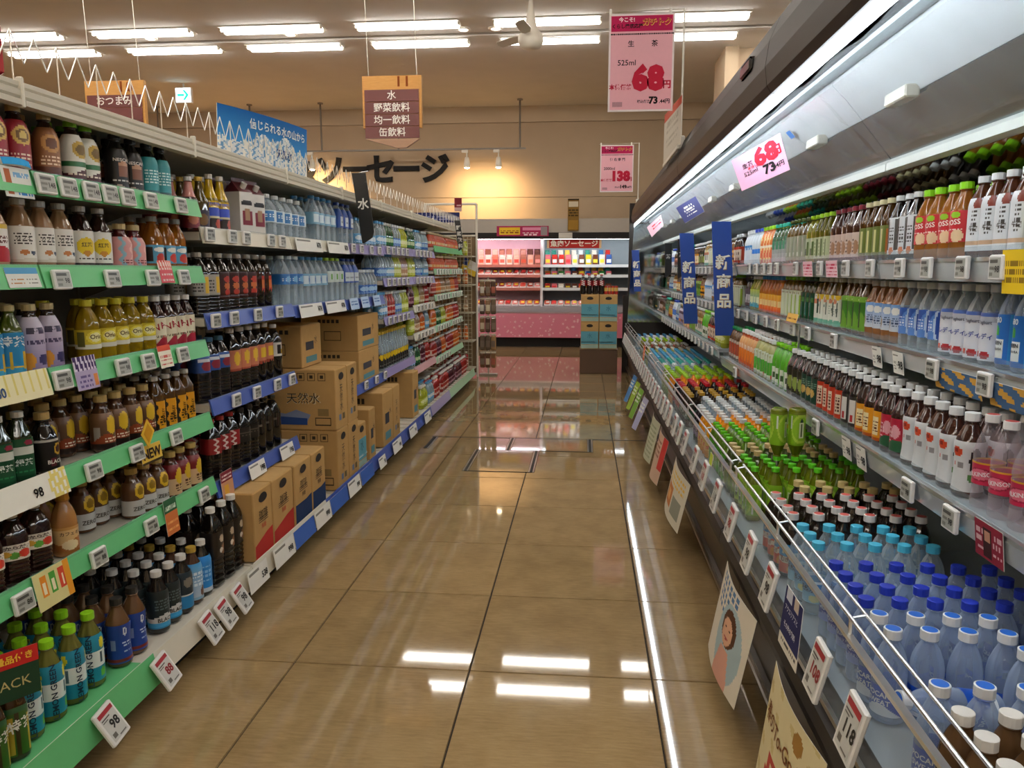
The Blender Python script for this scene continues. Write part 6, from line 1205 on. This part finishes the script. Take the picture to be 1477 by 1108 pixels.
sheet('case_sign', 'yellow and magenta strip sign on the meat case canopy', 'sign', (-1.49, MY - .045, 1.89), (-.61, MY - .045, 1.89), (-.61, MY - .045, 2.06), (-1.49, MY - .045, 2.06), greek('#a02a52', [(.04, .46, .14, .86, 0, '#e0bc2e'), (.08, .42, .3, .7, 2, '#8a4a1e'), (.5, .85, .55, .86, 0, '#d88aa8'), (.5, .8, .1, .45, 2, '#e8d0d8'), (.86, .97, .1, .9, 0, '#8f8488')]), 40, 14)
sheet('case_sign', 'tall brown and gold hanging board over the meat case', 'sign', (-.29, MY - .06, 1.975), (-.105, MY - .06, 1.975), (-.105, MY - .06, 2.50), (-.29, MY - .06, 2.50), greek('#7a5c26', [(.1, .9, .75, .92, 0, '#c8bfa8'), (.1, .9, .45, .7, 3, '#3a2c14'), (.1, .9, .05, .35, 0, '#94702a'), (0, 1, .97, 1, 0, '#2a1f12')]), 14, 24)
sheet('case_sign', 'small plain white card on the meat case canopy', 'sign', (-.44, MY - .04, 1.85), (-.21, MY - .04, 1.85), (-.21, MY - .04, 1.945), (-.44, MY - .04, 1.945), flat('#cfcac0'), 3, 3)

# carton stack with bottles at the end of the aisle
o = thing('display_plinth', 'plain brown display plinth under the wave-printed cartons', 'plinth', (.2, 10.1, 0))
MB().box(-.245, .235, -.2, .2, 0, .31, 'painted', '#58402f', .006).build('plinth_body', o); MB().box(-.25, .24, -.205, .205, .31, .318, 'painted', '#6a4e3a').build('plinth_top', o)
for r in range(2):
    for c in range(2):
        k = carton('carton', f'brown carton with blue wave print, {["lower","upper"][r]} {["left","right"][c]} of four on the plinth', 0, 0, .228, 0, .345, .38, 'wave', 'wave-printed cartons')
        k.location = (.077 + c * .235, 10.1, .3195 + r * .3485); k.rotation_euler = (0, 0, -PI / 2)
for r in range(2):
    for i in range(4):
        put('red_dark', -.015 + i * .078, 9.96 + r * .09, 1.018, 0, f'small black bottle with red label on the wave cartons, {ROWN[r]} row, {ORD[i]} from the left')
for i in range(4):
    o = thing('drink_can_pack', f'red and gold drink can on the wave cartons, {ORD[i]} from the left', 'can', (.275 + i * .045, 9.95, 1.0185), 0, 'cans on the wave cartons')
    MB().lathe([(.018, 0), (.021, .004), (.021, .1), (.017, .108)], 12, 'gloss', '#a8322a').lathe([(.0213, .04), (.0213, .085)], 12, 'label', '#c9a24a', closed=False).build('can_body', o); MB().lathe([(.016, .1075), (.0165, .1095)], 12, 'metal', '#cfd0d0').build('can_lid', o)

# wire end rack at the end of the left shelving
g = thing('wire_rack', 'white wire end rack with hanging goods at the end of the shelving', 'rack', (-1.62, 9.5, 0)); fr = MB()
for x in (-.34, .30): fr.tube((x, 0, .0), (x, 0, 2.12), .014, 'painted', '#d9d4c8', 8)
fr.tube((-.34, 0, 2.12), (.30, 0, 2.12), .014, 'painted', '#d9d4c8', 8).tube((-.34, 0, 1.74), (.30, 0, 1.74), .012, 'painted', '#d9d4c8', 8).tube((-.34, 0, .04), (.30, 0, .04), .012, 'painted', '#d9d4c8', 8); fr.build('frame', g)
m = MB()
for k in range(15): m.box(-.33 + k * .044, -.3255 + k * .044, -.382, -.378, .05, 1.73, 'painted', '#cfc6a8')
for k in range(34): m.box(-.33, .29, -.382, -.378, .08 + k * .05, .0845 + k * .05, 'painted', '#cfc6a8')
m = m.build('wire_mesh', g); m['kind'] = 'stuff'
for k in range(5):
    if k == 0: MB().box(-.33, .29, .02, .035, .05, 1.73, 'painted', '#7a6244').build('back_board', g)
    a = MB().box(-.33, .29, -.30, -.02, .12 + k * .34, .135 + k * .34, 'painted', '#b9b09a').build('shelf', g)
re_ = random.Random(8)
for k in range(5):
    nm = ['f_red', 'f_orange', 'f_cream', 'f_orange', 'f_lime'][k]
    for i in range(6): put(nm, -1.87 + i * .085, 9.37, .138 + k * .34, 0, f"{PR[nm]['desc']} behind the wire mesh, {ORDS[4 - k]} rack shelf, {ORD[i]} from the left")
BG = ['#8a6a4a', '#6a4a34', '#b09a78', '#6a5a48', '#a8845a', '#5a4438', '#c9b898']
for c in range(3):
    m = MB().tube((-1.27 + c * .075, 9.66, 0.02 if c == 0 else 1.18), (-1.27 + c * .075, 9.66, 1.22), .005, 'metal', '#c9c4b8', 6)
hr = thing('hook_stand', 'slim stand carrying the hanging snack bags beside the wire rack', 'stand', (-1.2, 9.66, 0))
MB().box(-.11, .11, -.06, .06, 0, .02, 'painted', '#8c8478').build('base', hr); MB().tube((0, 0, .02), (0, 0, 1.24), .01, 'painted', '#a8a094').build('pole', hr)
for r in range(5):
    MB().tube((-.1, -.02, .3 + r * .225), (.1, -.02, .3 + r * .225), .004, 'metal', '#c9c4b8', 6).build('hook_bar', hr)
    for c in range(3):
        col = re_.choice(BG); o = thing('hanging_bag', f'small brown snack bag hanging in the {ORD[4 - r]} row from the top, {["left","middle","right"][c]} column', 'snack', (-1.27 + c * .07, 9.62, .10 + r * .225), re_.uniform(-.2, .2), 'hanging snack bags')
        MB().box(-.033, .033, -.018, .012, 0, .185, 'gloss', col, .012).box(-.024, .024, -.0195, -.018, .04, .12, 'paper', re_.choice(['#d8c8a8', '#a8604e', '#e0d8c8', '#7a6a5a'])).build('bag', o); MB().box(-.03, .03, -.003, .003, .183, .205, 'paper', '#d8d0bc').build('header_card', o)
sheet('rack_sign', 'navy sign over the wire end rack', 'sign', (-2.09, 9.46, 1.90), (-1.52, 9.46, 1.90), (-1.52, 9.46, 2.02), (-2.09, 9.46, 2.02), greek('#2a3060', [(.1, .9, .3, .7, 2, '#8a90b8')]), 20, 8)
sheet('rack_sign', 'small maroon sign above the navy rack sign', 'sign', (-1.585, 9.47, 2.03), (-1.495, 9.47, 2.03), (-1.495, 9.47, 2.19), (-1.585, 9.47, 2.19), greek('#7a2a34', [(.1, .9, .4, .7, 1, '#d8b0b4'), (0, 1, 0, .3, 0, '#c8a8a4')]), 10, 10)
sheet('rack_sign', 'yellow and white tilted card on the wire rack', 'sign', (-1.52, 9.455, 1.32), (-1.34, 9.455, 1.24), (-1.30, 9.455, 1.40), (-1.46, 9.455, 1.48), greek('#e2c03a', [(.4, 1, .4, 1, 0, '#ece6dc'), (0, .3, .5, 1, 0, '#3a4a8a')]), 12, 10)
emit_goods()
